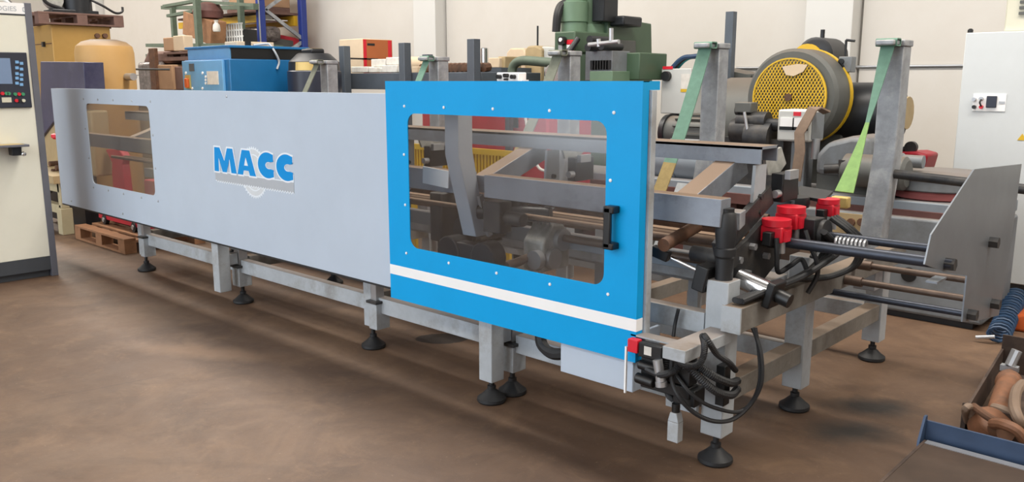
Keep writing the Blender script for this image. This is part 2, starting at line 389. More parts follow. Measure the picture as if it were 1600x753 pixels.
# end beam beyond the last legs, carrying the cables
MB().box((-1.617, 2.975, .61), (-1.533, 2.985, .717)).build('beam_end_cap', 'frame_grey', BF)
eb = MB().box((-1.615, 2.985, .612), (-1.535, 4.88, .715)).build('end_beam', 'frame_dirty', BF, bevel=.004)
# the two long bar tables and the ramps that join them
tb = MB().beam((-8.15, 3.49, 1.315), (-1.70, 3.49, 1.315), .16, .012, side=(0, 1, 0)).box((-8.15, 3.41, 1.245), (-1.70, 3.42, 1.32)).box((-8.15, 3.56, 1.25), (-1.70, 3.57, 1.32)).build('upper_table_beam', 'steel_beam', BF, label='rusty upper bar table beam')
lb = MB().box((-8.2, 3.02, 1.02), (-3.13, 3.10, 1.135)).box((-3.0, 3.02, 1.02), (-1.665, 3.10, 1.135)).build('lower_table_beam', 'steel_beam', BF, bevel=.003)
for x in (-1.87, -3.06, -4.25, -5.75, -7.3):
    MB().beam((x, 3.08, 1.075), (x, 3.52, 1.235), .10, .10).build('ramp_arm', 'steel_beam', BF, bevel=.003)
    bk = MB().prism([(3.40, 1.24), (3.50, 1.24), (3.50, 1.02), (3.47, .93), (3.41, .90), (3.385, 1.0)], x + .14, x + .155, 'x').build('bracket_plate', 'frame_grey', BF)
    for z in (1.10, 1.03, .97):
        MB().cyl((x + .155, 3.445, z), (x + .172, 3.445, z), .013, n=6).build('bolt', 'dark_steel', bk)
    vb = MB().box((x + .13, 3.60, 1.06), (x + .19, 3.76, 1.19)).build('valve_block', 'black_plastic', BF, bevel=.005)
    MB().box((x + .19, 3.61, 1.165), (x + .215, 3.70, 1.205)).build('connector', 'zinc', vb)
    MB().cyl((x + .17, 3.60, 1.10), (x + .17, 3.56, 1.10), .018).build('fitting', 'zinc', vb)
    MB().prism([(3.56, 1.27), (3.72, 1.30), (3.78, 1.22), (3.70, 1.17), (3.60, 1.18)], x + .10, x + .115, 'x').build('clamp_plate', 'aluminium_cast', BF)
# shafts and rods running the length of the machine
for y, z, r, m, x0, x1 in ((3.25, .99, .018, 'rust', -8.0, -1.75), (3.32, .90, .022, 'rusty_beam', -8.0, -1.78), (3.40, .785, .020, 'brown_rod', -2.86, -1.7),
                           (3.16, .925, .014, 'rusty_beam', -7.9, -1.9), (3.72, .88, .022, 'rust', -7.9, -1.72), (4.3, .82, .025, 'rust', -7.9, -1.75), (3.62, .98, .018, 'rusty_beam', -7.9, -1.75)):
    MB().cyl((x0, y, z), (x1, y, z), r, n=12).build('shaft', m, BF)
MB().box((-7.9, 3.44, .72), (-1.74, 3.50, .80)).build('guide_rail', 'bluegrey_bed', BF, bevel=.003)
MB().box((-7.9, 3.66, .62), (-1.74, 3.84, .68)).build('guide_rail', 'frame_grey', BF, bevel=.003)
MB().box((-7.9, 4.05, .70), (-1.78, 4.2, .78)).build('guide_rail', 'rusty_beam', BF, bevel=.003)
# gearboxes on the shaft
def gearbox(x, y, z, s=1.0):
    g = MB().prism([(y - .10 * s, z - .13 * s), (y + .12 * s, z - .13 * s), (y + .12 * s, z + .04 * s), (y + .07 * s, z + .11 * s), (y - .02 * s, z + .12 * s), (y - .10 * s, z + .03 * s)], x - .09 * s, x + .05 * s, 'x').build('gearbox', 'aluminium_cast', BF, bevel=.012)
    for k in range(5): MB().box((x - .085 * s + k * .028 * s, y - .03 * s, z + .10 * s), (x - .075 * s + k * .028 * s, y + .07 * s, z + .135 * s)).build('fin', 'aluminium_cast', g)
    MB().cyl((x + .05 * s, y - .04 * s, z - .06 * s), (x + .085 * s, y - .04 * s, z - .06 * s), .055 * s).build('flange', 'zinc', g); MB().cyl((x + .05 * s, y + .04 * s, z + .03 * s), (x + .08 * s, y + .04 * s, z + .03 * s), .06 * s).build('flange', 'zinc', g)
    MB().cyl((x + .02 * s, y - .10 * s, z - .06 * s), (x + .02 * s, y - .14 * s, z - .06 * s), .05 * s).build('flange', 'zinc', g)
    return g
gearbox(-2.86, 3.36, .745)
MB().cyl((-2.9, 3.08, .665), (-2.9, 3.24, .685), .024).build('drive_shaft', 'brown_rod', BF)
dr = MB().cyl((-3.28, 3.02, .70), (-3.28, 3.12, .70), .085).box((-3.28, 3.03, .64), (-3.02, 3.11, .76)).cyl((-3.02, 3.02, .70), (-3.02, 3.12, .70), .085).build('drive_cover', 'black_steel', BF, bevel=.008)
mo = MB().cyl((-3.3, 3.18, .79), (-3.3, 3.46, .79), .075).build('motor', 'grey_machine_dark', BF)
for k in range(12):
    a = math.pi * 2 * k / 12; MB().cbox((-3.3 + .08 * math.cos(a), 3.32, .79 + .08 * math.sin(a)), (.02, .2, .008), (0, -a, 0)).build('fin', 'grey_machine_dark', mo)
MB().cyl((-3.3, 3.16, .79), (-3.3, 3.18, .79), .085).build('end_cover', 'black_steel', mo)
# bent lever behind the door window, hanging plate beside it
lv = MB().prism([(2.93, 1.56), (3.03, 1.56), (3.03, 1.25), (3.13, .80), (3.05, .80), (2.93, 1.23)], -3.19, -3.09, 'x').build('lever_arm', 'lever_grey', BF, bevel=.004)
MB().beam((-3.07, 3.06, 1.02), (-3.07, 3.13, .80), .02, .03).build('lever_link', 'zinc', lv)
MB().cbox((-3.33, 2.99, 1.10), (.20, .006, .09), (0, .06, 0)).build('hanging_plate', 'white_paint', BF)
MB().cyl((-3.1, 3.08, .93), (-2.75, 3.25, .93), .04).cyl((-2.95, 3.2, .86), (-2.95, 3.2, 1.02), .06).build('hydraulic_block', 'black_steel', BF)
MB().box((-3.02, 3.03, .84), (-2.9, 3.12, 1.0)).cyl((-2.9, 3.08, .92), (-2.78, 3.08, .92), .035).build('hydraulic_block', 'dark_steel', BF, bevel=.006)
for i, x in enumerate((-3.6, -4.6)):
    MB().box((x, 3.18, .7), (x + .1, 3.7, .98)).build('bearing_block', 'dark_steel', BF, bevel=.01)
# rear sling posts with caps and pins, one at each station
def sling_post(x, y=4.92, zt=1.80):
    p = MB().prism([(y - .06, zt), (y + .06, zt), (y + .06, 1.19), (y - .09, .62), (y - .09, .45), (y - .21, .45), (y - .21, .62), (y - .06, 1.21)], x - .06, x + .06, 'x').build('sling_post', 'galvanised', BF, bevel=.006)
    MB().box((x - .066, y - .07, zt), (x + .066, y + .07, zt + .035)).build('post_cap', 'galvanised', p, bevel=.006)
    MB().box((x - .05, y - .19, zt + .003), (x + .05, y - .06, zt + .032)).build('sling_peg', 'galvanised', p, bevel=.008)
    return p
for x, zt in ((-1.69, 1.785), (-2.80, 1.80), (-4.0, 1.78), (-5.42, 1.765), (-7.0, 1.76)): sling_post(x, zt=zt)
def sling(x, y0, z0, y1, z1, m, w=.075, x1=None, label=None, clip=False):
    x1 = x if x1 is None else x1; n = 12; pts = []
    for k in range(n + 1):
        t = k / n; pts.append(V((x + (x1 - x) * t, y0 + (y1 - y0) * t + .02 * math.sin(math.pi * t), z0 + (z1 - z0) * t - .03 * math.sin(math.pi * t))))
    b = MB(); e = MB()
    wid = lambda t: w if not clip else (w * (1 - 1.45 * t) if t < .52 else w * (.25 + 2.2 * (t - .52)))
    sp = 6 if clip else 8; ws = [wid(k / n) for k in range(n + 1)]
    b.ribbon(pts[:sp + 1], ws[:sp + 1], .007); e.ribbon(pts[sp:], ws[sp:], .0075)
    s = thing('lifting_sling', tuple(pts[-1]), label, 'sling', 'slings on the feeder posts'); b.build('webbing', m, s); e.build('lower_webbing', 'strap_lime' if clip else 'strap_tan', s)
    MB().ring(rrect(y0 - .035, y0 + .035, z0 - .012, z0 + .030, .012), rrect(y0 - .029, y0 + .029, z0 - .006, z0 + .024, .008), x - w / 2 - .018, x + w / 2 + .018, 'x').build('loop', m, s); return s
p3 = A(1319, 300, x=-1.72); s3_ = sling(-1.69, 4.79, 1.795, p3.y, p3.z, 'strap_green', .075, -1.72, 'green lifting sling on the tall post at the open end', True) ; SL = s3_
MB().cbox((-1.722, p3.y - .03, p3.z - .05), (.09, .05, .06)).build('end_clip', 'gold_label', SL, bevel=.008)
p2 = A(1015, 338, x=-2.84); sling(-2.80, 4.79, 1.81, p2.y, p2.z, 'strap_green', .09, -2.84, 'green lifting sling on the post beside the electric cabinet')
sling(-4.0, 4.79, 1.79, 4.2, .9, 'strap_grey', .09, None, 'grey lifting sling in front of the green drill')
sling(-5.42, 4.79, 1.775, 4.2, .9, 'strap_green', .075, None, 'green lifting sling between the two dark rack stakes'); sling(-7.0, 4.79, 1.77, 4.2, .9, 'strap_grey', .075, None, 'grey lifting sling in front of the black tank')
# brace visible behind the post
MB().beam((-2.8, 4.62, .95), (-2.8, 4.35, .55), .08, .08).build('brace', 'frame_grey', BF)

# front grey guard panel with window
Y0 = 2.845
wx = rrect(-7.57, -6.37, .735, 1.415, .05)
gp = MB().ring(orect(-8.33, -3.48, .49, 1.535, wx), wx, Y0, Y0 + .006).box((-8.33, Y0 + .006, 1.525), (-3.48, Y0 + .05, 1.535)).box((-8.33, Y0 + .006, .49), (-3.48, Y0 + .05, .50)).build('guard_panel', 'panel_grey', BF, smooth=False, label='long grey sheet guard panel')
MB().prism(rrect(-7.61, -6.33, .70, 1.45, .03), Y0 + .0065, Y0 + .0105).build('window_pane', 'panel_polycarbonate', gp)
rv = MB().lathe((-7.6, Y0, 1.45), [(.009, 0), (.009, .003), (.004, .006)], axis=(0, -1, 0), n=8).build('rivet', 'zinc', gp)
for x, z in [(-7.3, 1.45), (-7.0, 1.45), (-6.65, 1.45), (-6.33, 1.45), (-7.62, 1.2), (-7.6, .95), (-6.33, 1.2), (-6.33, .95), (-7.56, .70), (-7.25, .70), (-6.95, .70), (-6.62, .70), (-6.33, .70), (-8.1, .53), (-7.0, .53), (-5.2, 1.5)]:
    again(rv, (x, Y0 - .003, z), gp)
MB().box((-8.33, Y0 + .0, .478), (-3.53, Y0 + .05, .489)).build('edge_seal', 'black_rubber', gp)
for x in (-7.9, -6.0, -4.4): MB().box((x, Y0 + .055, .5), (x + .04, Y0 + .09, 1.5)).build('panel_stiffener', 'frame_grey', BF)
# lettering and saw-blade emblem on the panel
def saw(cx, cz, r, teeth, a0, a1, depth):
    pts = []
    for k in range(teeth + 1):
        a = math.radians(a0 + (a1 - a0) * k / teeth); b = math.radians(a0 + (a1 - a0) * (k + .35) / teeth)
        pts.append((cx + r * math.cos(a), cz + r * math.sin(a)))
        if k < teeth: pts.append((cx + (r + depth) * math.cos(b), cz + (r + depth) * math.sin(b)))
    return pts
MB().prism(saw(-4.915, 1.02, .155, 40, 0, 360, .016)[:-1], Y0 - .0006, Y0 + .003).build('emblem_teeth', 'logo_white', gp, smooth=False)
MB().prism([(-4.915 + .15 * math.cos(t * math.pi / 24), 1.02 + .15 * math.sin(t * math.pi / 24)) for t in range(48)], Y0 - .0008, Y0 + .003).build('emblem_blade', 'logo_silver', gp, smooth=False, label='silver saw blade emblem')
MB().ring([(-4.915 + .12 * math.cos(t * math.pi / 24), 1.02 + .12 * math.sin(t * math.pi / 24)) for t in range(48)], [(-4.915 + .112 * math.cos(t * math.pi / 24), 1.02 + .112 * math.sin(t * math.pi / 24)) for t in range(48)], Y0 - .0010, Y0).build('emblem_rim', 'logo_white', gp, smooth=False)
low = []
hi_ = []
for k in range(34):
    x = -4.455 - k * .96 / 34; hi_ += [(x, .917), (x - .014, .930)]
MB().prism([(-5.415, .998), (-4.455, .998)] + hi_ + [(-5.415, .928)], Y0 - .0012, Y0 - .0002).build('emblem_edge', 'logo_white', gp, smooth=False)
for k in range(34):
    x = -4.455 - k * .96 / 34; low += [(x, .925), (x - .014, .937)]
MB().prism([(-5.415, .992), (-4.455, .992)] + low + [(-5.415, .935)], Y0 - .0018, Y0 - .0004).build('emblem_bar', 'logo_grey', gp, smooth=False)
def Cc(cx, w, h, z0, t):
    o, i = [], []
    for k in range(25):
        a = math.radians(58 + (302 - 58) * k / 24)
        o.append((cx + w * math.cos(a), z0 + h / 2 + h / 2 * math.sin(a) * 1.0)); i.append((cx + (w - t) * math.cos(a) + .016, z0 + h / 2 + (h / 2 - t * .82) * math.sin(a)))
    e = o[0][0]; xr = cx + w * .62
    o[0] = (xr, z0 + h - .012); o[-1] = (xr, z0 + .012); i[0] = (xr, z0 + h - .055); i[-1] = (xr, z0 + .055)
    return o + i[::-1]
ZL, HL = .997, .163
def letters(m, g, y0, y1, nm):
    M_ = [(-5.42 - g, ZL - g), (-5.36 + g, ZL - g), (-5.355 + g, ZL + .095), (-5.31 - g * .4, ZL - g), (-5.255 + g * .4, ZL - g), (-5.21 - g, ZL + .095), (-5.195 - g, ZL - g), (-5.125 + g, ZL - g), (-5.165 + g, ZL + HL + g), (-5.235 - g, ZL + HL + g), (-5.28, ZL + .075 + g), (-5.335 + g, ZL + HL + g), (-5.405 - g, ZL + HL + g)]
    A1 = [(-5.115 - g, ZL - g), (-5.045 + g, ZL - g), (-5.033, ZL + .028), (-4.972, ZL + .028), (-4.96 - g, ZL - g), (-4.885 + g, ZL - g), (-4.95 + g, ZL + HL + g), (-5.045 - g, ZL + HL + g)]
    MB().prism(M_, y0, y1).build(nm, m, gp, smooth=False)
    if g: MB().prism(A1, y0, y1).build(nm, m, gp, smooth=False)
    else:
        MB().prism([(-5.115, ZL), (-5.045, ZL), (-5.033, ZL + .030), (-4.972, ZL + .030), (-4.96, ZL), (-4.885, ZL), (-4.918, ZL + .082), (-4.976, ZL + .062), (-5.026, ZL + .062), (-5.082, ZL + .082)], y0, y1).prism([(-5.082, ZL + .082), (-5.026, ZL + .062), (-5.001, ZL + .118), (-5.001, ZL + HL), (-5.045, ZL + HL)], y0, y1).prism([(-5.001, ZL + HL), (-5.001, ZL + .118), (-4.976, ZL + .062), (-4.918, ZL + .082), (-4.95, ZL + HL)], y0, y1).build(nm, m, gp, smooth=False)
    for cx in (-4.742, -4.527):
        MB().prism(Cc(cx, .112 + g, HL + 2 * g, ZL - g, .072 + 1.6 * g), y0, y1).build(nm, m, gp, smooth=False)
letters('logo_white', .011, Y0 - .0024, Y0 - .0016, 'letter_outline')
letters('logo_blue', 0, Y0 - .0032, Y0 - .0022, 'letter')

# blue door
DX0, DX1, DZ0, DZ1, DY = -3.495, -1.905, .452, 1.60, 2.80
dw = rrect(-3.325, -2.075, .75, 1.44, .055)
dr = MB().ring(orect(DX0, DX1, DZ0, DZ1, dw), dw, DY, DY + .004).box((DX1 - .004, DY + .004, DZ0), (DX1, DY + .045, DZ1)).box((DX0, DY + .004, DZ0), (DX0 + .004, DY + .045, DZ1)).box((DX0, DY + .004, DZ1 - .004), (DX1, DY + .045, DZ1)).box((DX0, DY + .004, DZ0), (DX1, DY + .045, DZ0 + .004)).box((DX1 - .01, DY + .045, DZ1 - .035), (DX1, DY + .12, DZ1)).build('door', 'door_blue', BF, smooth=False, label='bright blue door with rounded window')
MB().prism(rrect(-3.36, -2.04, .715, 1.475, .03), DY + .0045, DY + .0085).build('window_pane', 'door_polycarbonate', dr)
MB().box((DX0, DY - .001, .585), (DX1, DY + .002, .637)).box((DX1 - .002, DY, .585), (DX1 + .001, DY + .045, .637)).build('white_stripe', 'white_paint', dr, smooth=False)
rv2 = MB().lathe((-3.345, DY, 1.475), [(.0075, 0), (.0075, .003), (.003, .006)], axis=(0, -1, 0), n=8).build('rivet', 'white_paint', dr)
for x, z in [(-3.05, 1.475), (-2.72, 1.475), (-2.38, 1.475), (-2.04, 1.475), (-3.355, 1.23), (-3.355, .97), (-3.355, .715), (-3.03, .71), (-2.70, .71), (-2.37, .71), (-2.05, .72), (-2.05, 1.2), (-2.05, .95)]:
    again(rv2, (x, DY - .0035, z), dr)
h = MB().box((-2.05, DY - .048, .925), (-2.015, DY - .03, 1.095)).box((-2.052, DY - .048, 1.07), (-2.0, DY, 1.10)).box((-2.052, DY - .048, .92), (-2.0, DY, .948)).build('handle', 'black_plastic', dr, bevel=.005, label='black plastic pull handle')
# grey frame behind the door and the box below it
MB().box((-1.925, 2.85, .46), (-1.893, 2.885, 1.565)).box((-3.45, 2.85, 1.53), (-1.925, 2.885, 1.565)).build('door_frame', 'frame_grey', BF, bevel=.003)
bx = MB().box((-2.33, 2.83, .305), (-1.935, 2.845, .56)).box((-1.95, 2.845, .305), (-1.935, 3.03, .56)).build('cover_box', 'panel_grey', BF, bevel=.003)
MB().box((-2.33, 2.845, .315), (-1.95, 3.02, .33)).build('cover_floor', 'frame_grey', BF)
MB().tube([(-2.55, 2.95, .46), (-2.53, 2.93, .37), (-2.45, 2.92, .34), (-2.36, 2.93, .37), (-2.34, 2.96, .44)], .028).build('hose', 'black_rubber', BF)
# arm with guard switch at the near end
arm = MB().box((-1.69, 2.665, .555), (-1.59, 3.02, .605)).build('switch_arm', 'frame_grey', BF, bevel=.003)
MB().box((-1.93, 2.80, .565), (-1.69, 2.86, .572)).build('switch_plate', 'frame_grey', arm)
MB().box((-1.925, 2.752, .33), (-1.917, 2.762, .53)).build('label_rod', 'white_paint', arm)
sw = MB().box((-1.865, 2.76, .50), (-1.755, 2.80, .56)).build('guard_switch', 'black_plastic', BF, bevel=.004)
MB().box((-1.915, 2.755, .51), (-1.867, 2.79, .565)).build('switch_key', 'red_plastic', sw, bevel=.003, label='red safety switch key')
MB().box((-1.835, 2.757, .515), (-1.80, 2.7595, .55)).build('switch_label', 'paper_white', sw)
MB().cyl((-1.765, 2.75, .51), (-1.745, 2.75, .425), .02).cyl((-1.745, 2.75, .425), (-1.742, 2.75, .405), .024).build('connector', 'zinc', sw)
jb = MB().box((-1.87, 2.79, .415), (-1.64, 2.85, .49)).box((-1.87, 2.79, .36), (-1.64, 2.86, .41)).box((-1.72, 2.80, .33), (-1.62, 2.88, .40)).cyl((-1.87, 2.78, .46), (-1.78, 2.78, .455), .02).cyl((-1.875, 2.77, .405), (-1.79, 2.77, .40), .022).build('valve_bank', 'black_plastic', BF, bevel=.004)
MB().box((-1.87, 2.99, .22), (-1.72, 3.01, .46)).build('mount_plate', 'frame_grey', BF)
MB().box((-1.62, 2.96, .30), (-1.58, 3.01, .47)).build('terminal_box', 'black_plastic', BF, bevel=.003)
sb = MB().box((-1.74, 2.80, .16), (-1.69, 2.84, .245)).prism([(-1.74, .245), (-1.69, .245), (-1.70, .285), (-1.73, .285)], 2.80, 2.84).build('sensor_plug', 'frame_grey', BF, bevel=.003)
MB().cyl((-1.715, 2.82, .285), (-1.715, 2.82, .32), .017).build('plug_cap', 'black_plastic', sb)
def cable(pts, r, m='black_rubber', **k): return MB().tube(pts, r, n=8, sub=6).build('cable', m, BF, **k)
def ribbed(pts, r):
    return MB().tube(pts, r * 1.08, n=8, sub=18, rib=.2).build('conduit', 'black_rubber', BF)
q = lambda u, v, y: tuple(A(u, v, y=y))
ribbed([q(1040, 545, 2.74), q(1052, 558, 2.70), q(1070, 570, 2.68), q(1088, 571, 2.68), q(1098, 560, 2.69), q(1101, 540, 2.72), q(1098, 525, 2.78)], .013)
ribbed([q(1100, 524, 2.76), q(1108, 535, 2.74), q(1120, 553, 2.80), q(1138, 566, 2.88), q(1149, 578, 3.0)], .012)
ribbed([q(1075, 555, 2.74), q(1092, 572, 2.76), q(1115, 588, 2.80), q(1140, 598, 2.90), q(1152, 595, 3.05)], .016)
ribbed([q(1062, 560, 2.76), q(1078, 575, 2.74), q(1098, 595, 2.76), q(1120, 612, 2.82), q(1142, 617, 2.92), q(1152, 608, 3.06)], .016)
ribbed([q(1012, 577, 2.77), q(1030, 585, 2.74), q(1048, 582, 2.72), q(1062, 572, 2.73), q(1070, 560, 2.76)], .014)
ribbed([q(1042, 560, 2.80), q(1041, 590, 2.80), q(1046, 615, 2.82), q(1052, 622, 2.84)], .018)
cable([q(1050, 556, 2.76), q(1050, 595, 2.76), q(1062, 622, 2.76), q(1085, 645, 2.80), q(1115, 658, 2.86), q(1145, 655, 2.95), q(1172, 632, 3.02), q(1189, 600, 3.04), q(1190, 560, 3.05), q(1183, 530, 3.06), q(1176, 512, 3.06)], .009)
cable([q(1056, 585, 2.78), q(1075, 610, 2.78), q(1100, 630, 2.82), q(1130, 641, 2.90), q(1155, 643, 2.98), q(1175, 628, 3.04), q(1187, 595, 3.05), q(1186, 550, 3.06), q(1180, 512, 3.06)], .008)
cable([q(1060, 483, 3.0), q(1055, 505, 3.0), q(1052, 526, 2.98)], .008)
# black sleeve on the first leg, end plates and the dark feed head
sl = MB().lathe((-1.665, 3.07, .80), [(.036, 0), (.036, .09), (.044, .10), (.044, .13), (.038, .135), (.044, .2), (.038, .27), (.03, .28), (.03, .295)], n=20).build('rubber_sleeve', 'black_rubber', BF)
MB().prism([(3.10, .75), (3.40, .70), (3.62, .80), (3.62, .95), (3.44, 1.0), (3.28, .93), (3.12, .88)], -1.70, -1.68, 'x').build('end_plate', 'dark_steel', BF)
eh = MB().beam((-1.72, 3.10, .90), (-1.72, 3.55, 1.10), .03, .09).build('end_guide', 'dark_steel', BF)
MB().prism([(3.22, .98), (3.27, 1.0), (3.27, 1.065), (3.22, 1.055)], -1.735, -1.685, 'x').build('stop_block', 'galvanised', BF, bevel=.003)
for y, z in ((3.2, .86), (3.32, .90), (3.45, .84), (3.28, .79), (3.5, .9)):
    MB().cyl((-1.68, y, z), (-1.655, y, z), .016, n=6).build('bolt', 'zinc', BF)
MB().cyl((-1.87, 2.93, .935), (-1.89, 3.22, .975), .028).build('turning_lever', 'rust', BF)
MB().cyl((-1.86, 3.15, .87), (-1.66, 3.15, .87), .035).build('roller', 'dark_steel', BF)
MB().lathe(tuple(A(1230, 322, y=3.85)), [(.10, 0), (.105, .02), (.10, .05), (.05, .06), (.045, .10), (.035, .11)], n=24).build('pulley_housing', 'black_steel', BF)
MB().prism([(3.74, 1.05), (3.70, .95), (3.74, .86), (3.80, .86), (3.80, 1.05)], -1.82, -1.70, 'x').build('chute', 'slate_steel', BF)
MB().cbox(tuple(A(1268, 303, y=4.0)), (.16, .2, .015), (.1, .1, .2)).build('guard_flap', 'black_steel', BF)
def red_switch(x, y, z, s=1.0):
    b = MB().box((x - .045 * s, y - .045 * s, z - .06 * s), (x + .045 * s, y + .045 * s, z)).build('proximity_sensor', 'red_plastic', BF, bevel=.006, label='red capped sensor')
    MB().cyl((x, y, z), (x, y, z + .025 * s), .055 * s, n=24).build('sensor_cap', 'red_plastic', b)
    MB().box((x - .02, y - .09, z - .08), (x + .02, y - .045, z - .02)).build('sensor_plug', 'black_plastic', b, bevel=.004)
    MB().box((x + .046 * s, y - .03 * s, z - .055 * s), (x + .056 * s, y + .01, z - .015)).build('clip', 'red_plastic', b)
    MB().cyl((x + .03, y, z - .12), (x + .03, y, z - .06), .016).build('fitting', 'zinc', b)
r1, r2, r3 = A(1213, 352, y=3.46), A(1236, 332, y=3.6), A(1294, 318, y=3.95)
red_switch(*r1, 1.15); red_switch(*r2, 1.15); red_switch(*r3, .95)
MB().box((-1.62, 3.60, .90), (-1.52, 3.70, 1.0)).build('solenoid', 'black_plastic', BF, bevel=.005)
# head rods and the deflector plate at the end
MB().cyl((-1.72, 3.50, .902), (-.925, 3.50, .902), .024).build('slide_rod', 'blue_black_rod', BF)
MB().cyl((-1.70, 3.72, .915), (-.955, 3.72, .915), .019).build('slide_rod', 'blue_black_rod', BF)
MB().cyl((-1.66, 3.68, .93), (-1.50, 3.68, .93), .062).build('rod_clamp', 'dark_steel', BF); MB().cyl((-1.72, 3.5, .902), (-1.62, 3.5, .902), .034).build('rod_clamp', 'dark_steel', BF)
spc = MB()
pts = []
for k in range(85):
    t = k / 84; pts.append((-1.44 + .14 * t, 3.64 + .028 * math.cos(t * 2 * math.pi * 8), .90 + .028 * math.sin(t * 2 * math.pi * 8)))
spc.tube(pts, .006, n=6, sub=0).build('coil_spring', 'zinc', BF)
MB().cyl((-1.60, 3.90, .615), (-.925, 3.90, .617), .016).build('slide_rod', 'blue_black_rod', BF)
for y, z0 in ((4.02, .655), (4.13, .715)):
    o = MB().cyl((-1.50, y, z0), (-.955, y, z0), .0155).build('slide_rod', 'brown_rod', BF); MB().cyl((-1.53, y, z0), (-1.45, y, z0), .024).build('rod_collar', 'brown_rod', o)
MB().cyl((-1.68, 4.88, 1.095), (-.95, 4.88, 1.06), .026).build('slide_rod', 'dark_steel', BF)
dp = MB().prism([(4.56, 1.215), (3.77, 1.25), (3.29, 1.045), (3.245, .94), (3.50, .87), (3.82, .80), (3.82, .60), (4.05, .555), (4.44, .50), (4.52, .80)], -.957, -.951, 'x').build('deflector_plate', 'sheet_steel', BF, smooth=False, label='bare sheet steel deflector plate')
for y, z in ((3.50, .902), (3.90, .617), (4.13, .90), (4.28, .59)):
    MB().cyl((-.951, y, z), (-.915, y, z), .026, n=6).build('nut', 'dark_steel', dp)
MB().box((-1.0, 3.44, .83), (-.958, 3.56, .838)).build('plate_tab', 'sheet_steel', dp)
# pneumatic cylinder beside the first leg
pc = MB().cyl((-1.66, 3.19, .785), (-1.50, 3.19, .745), .042, n=20).build('air_cylinder', 'chrome', BF)
MB().cbox((-1.50, 3.19, .745), (.035, .11, .11), (0, .245, 0)).build('cylinder_cap', 'black_plastic', pc, bevel=.006); MB().cyl((-1.485, 3.19, .74), (-1.43, 3.19, .725), .03).build('cylinder_nose', 'black_plastic', pc)
MB().cbox((-1.74, 3.05, .80), (.06, .09, .11), (0, .2, 0)).build('cylinder_head', 'black_plastic', pc, bevel=.006)
MB().cyl((-1.88, 3.01, .868), (-1.77, 3.03, .83), .009).build('piston_rod', 'chrome', pc); MB().cbox((-1.92, 2.99, .885), (.08, .04, .045), (0, .3, .2)).build('rod_fork', 'black_plastic', pc, bevel=.005)
# cable bundle lying on the end beam
for k in range(4):
    d = .022 * k
    cable([(-1.585 + d * .5, 3.02, .735), (-1.58 + d, 3.2, .735 + d * .4), (-1.56 + d, 3.42, .74 + d * .5), (-1.53 + d, 3.62, .78 + d * .6), (-1.52 + d, 3.72, .86), (-1.54 + d, 3.66 - d, .95)], .013)
for k in range(3):
    d = .03 * k
    cable([(-1.56, 3.5 + d, .74), (-1.50, 3.72 + d, .72), (-1.44, 3.85 + d, .76), (-1.42, 3.86 + d, .86), (-1.45, 3.80 + d, .93), (-1.52, 3.76 + d, .99)], .012)
cable([q(1213, 372, 3.40), q(1214, 400, 3.40), q(1216, 425, 3.42), q(1235, 415, 3.5), q(1252, 405, 3.55), q(1262, 425, 3.56)], .011)
cable([q(1258, 360, 3.55), q(1266, 385, 3.55), q(1275, 405, 3.56), q(1277, 430, 3.58), q(1262, 458, 3.56)], .011)
cable([tuple(r3 + V((0, -.07, -.08))), tuple(r3 + V((.01, -.09, -.16))), tuple(r3 + V((.0, -.15, -.24)))], .011)
# ------------------------------------------------------------------ control cabinet at the left
CC = thing('control_cabinet', (-7.8, 1.9, 0), 'tall cream control cabinet with screen and fold-out shelf at the left edge', 'cabinet')
X = -7.5
HZ0, HZ1 = A(24, 21.5, x=X).z, A(24, 4.5, x=X).z
MB().box((X - .55, 1.25, .17), (X, 2.43, HZ0 - .012)).build('body', 'cream_paint', CC, bevel=.004)
MB().box((X - .5, 1.27, 0), (X - .04, 2.42, .17)).box((X - .52, 1.25, .06), (X + .005, 2.44, .17)).build('plinth', 'plinth_dark', CC)
MB().box((X - .56, 2.425, 0), (X + .008, 2.475, HZ1 + .005)).build('side_trim', 'trim_grey', CC, bevel=.003)
hs = MB().box((X - .3, 1.25, HZ0), (X + .004, 2.425, HZ1)).build('header_sign', 'white_paint', CC)
tm = text_mesh('LOGIES', .052); tm.materials.append(MATS['logo_grey'])
tm.transform(M(((0, 0, 1, 0), (1, 0, 0, 0), (0, 1, 0, 0), (0, 0, 0, 1)))); _w = max(v.co.y for v in tm.vertices); _e = A(25, 13, x=X); link('sign_lettering', tm, (X + .0045, _e.y - _w, A(14, 17, x=X).z), hs)
lc = A(38, 15, x=X)
MB().ring([(lc.y + .02 * math.cos(t * .4 - 2.4), lc.z + .02 * math.sin(t * .4 - 2.4)) for t in range(13)], [(lc.y + .012 * math.cos(t * .4 - 2.4), lc.z + .012 * math.sin(t * .4 - 2.4)) for t in range(13)], X + .004, X + .0055, 'x').build('sign_logo', 'logo_grey', hs)
MB().box((X - .3, 1.25, HZ0 - .012), (X + .002, 2.425, HZ0)).build('gap_strip', 'plinth_dark', CC)  # dark strip between header and body
MB().tube([(X - .1, 1.9, HZ1), (X - .1, 1.95, HZ1 + .04), (X - .1, 2.1, HZ1 + .05), (X - .1, 2.3, HZ1 + .04), (X - .1, 2.36, HZ1)], .02).build('top_pipe', 'chrome', CC)
def cb(u, v): p = A(u, v, x=X); return p.y, p.z
(y1, z1), (y0_, z0_) = cb(36, 82), cb(40, 168)
bz = MB().box((X, 1.5, z0_), (X + .02, y1 + .02, z1)).build('console', 'bezel_navy', CC, bevel=.006)
ys, zs = cb(14, 91); ys2, zs2 = cb(14, 131)
MB().box((X + .02, 1.7, zs2), (X + .022, ys, zs)).build('screen', 'screen_blue', bz)
bt = None
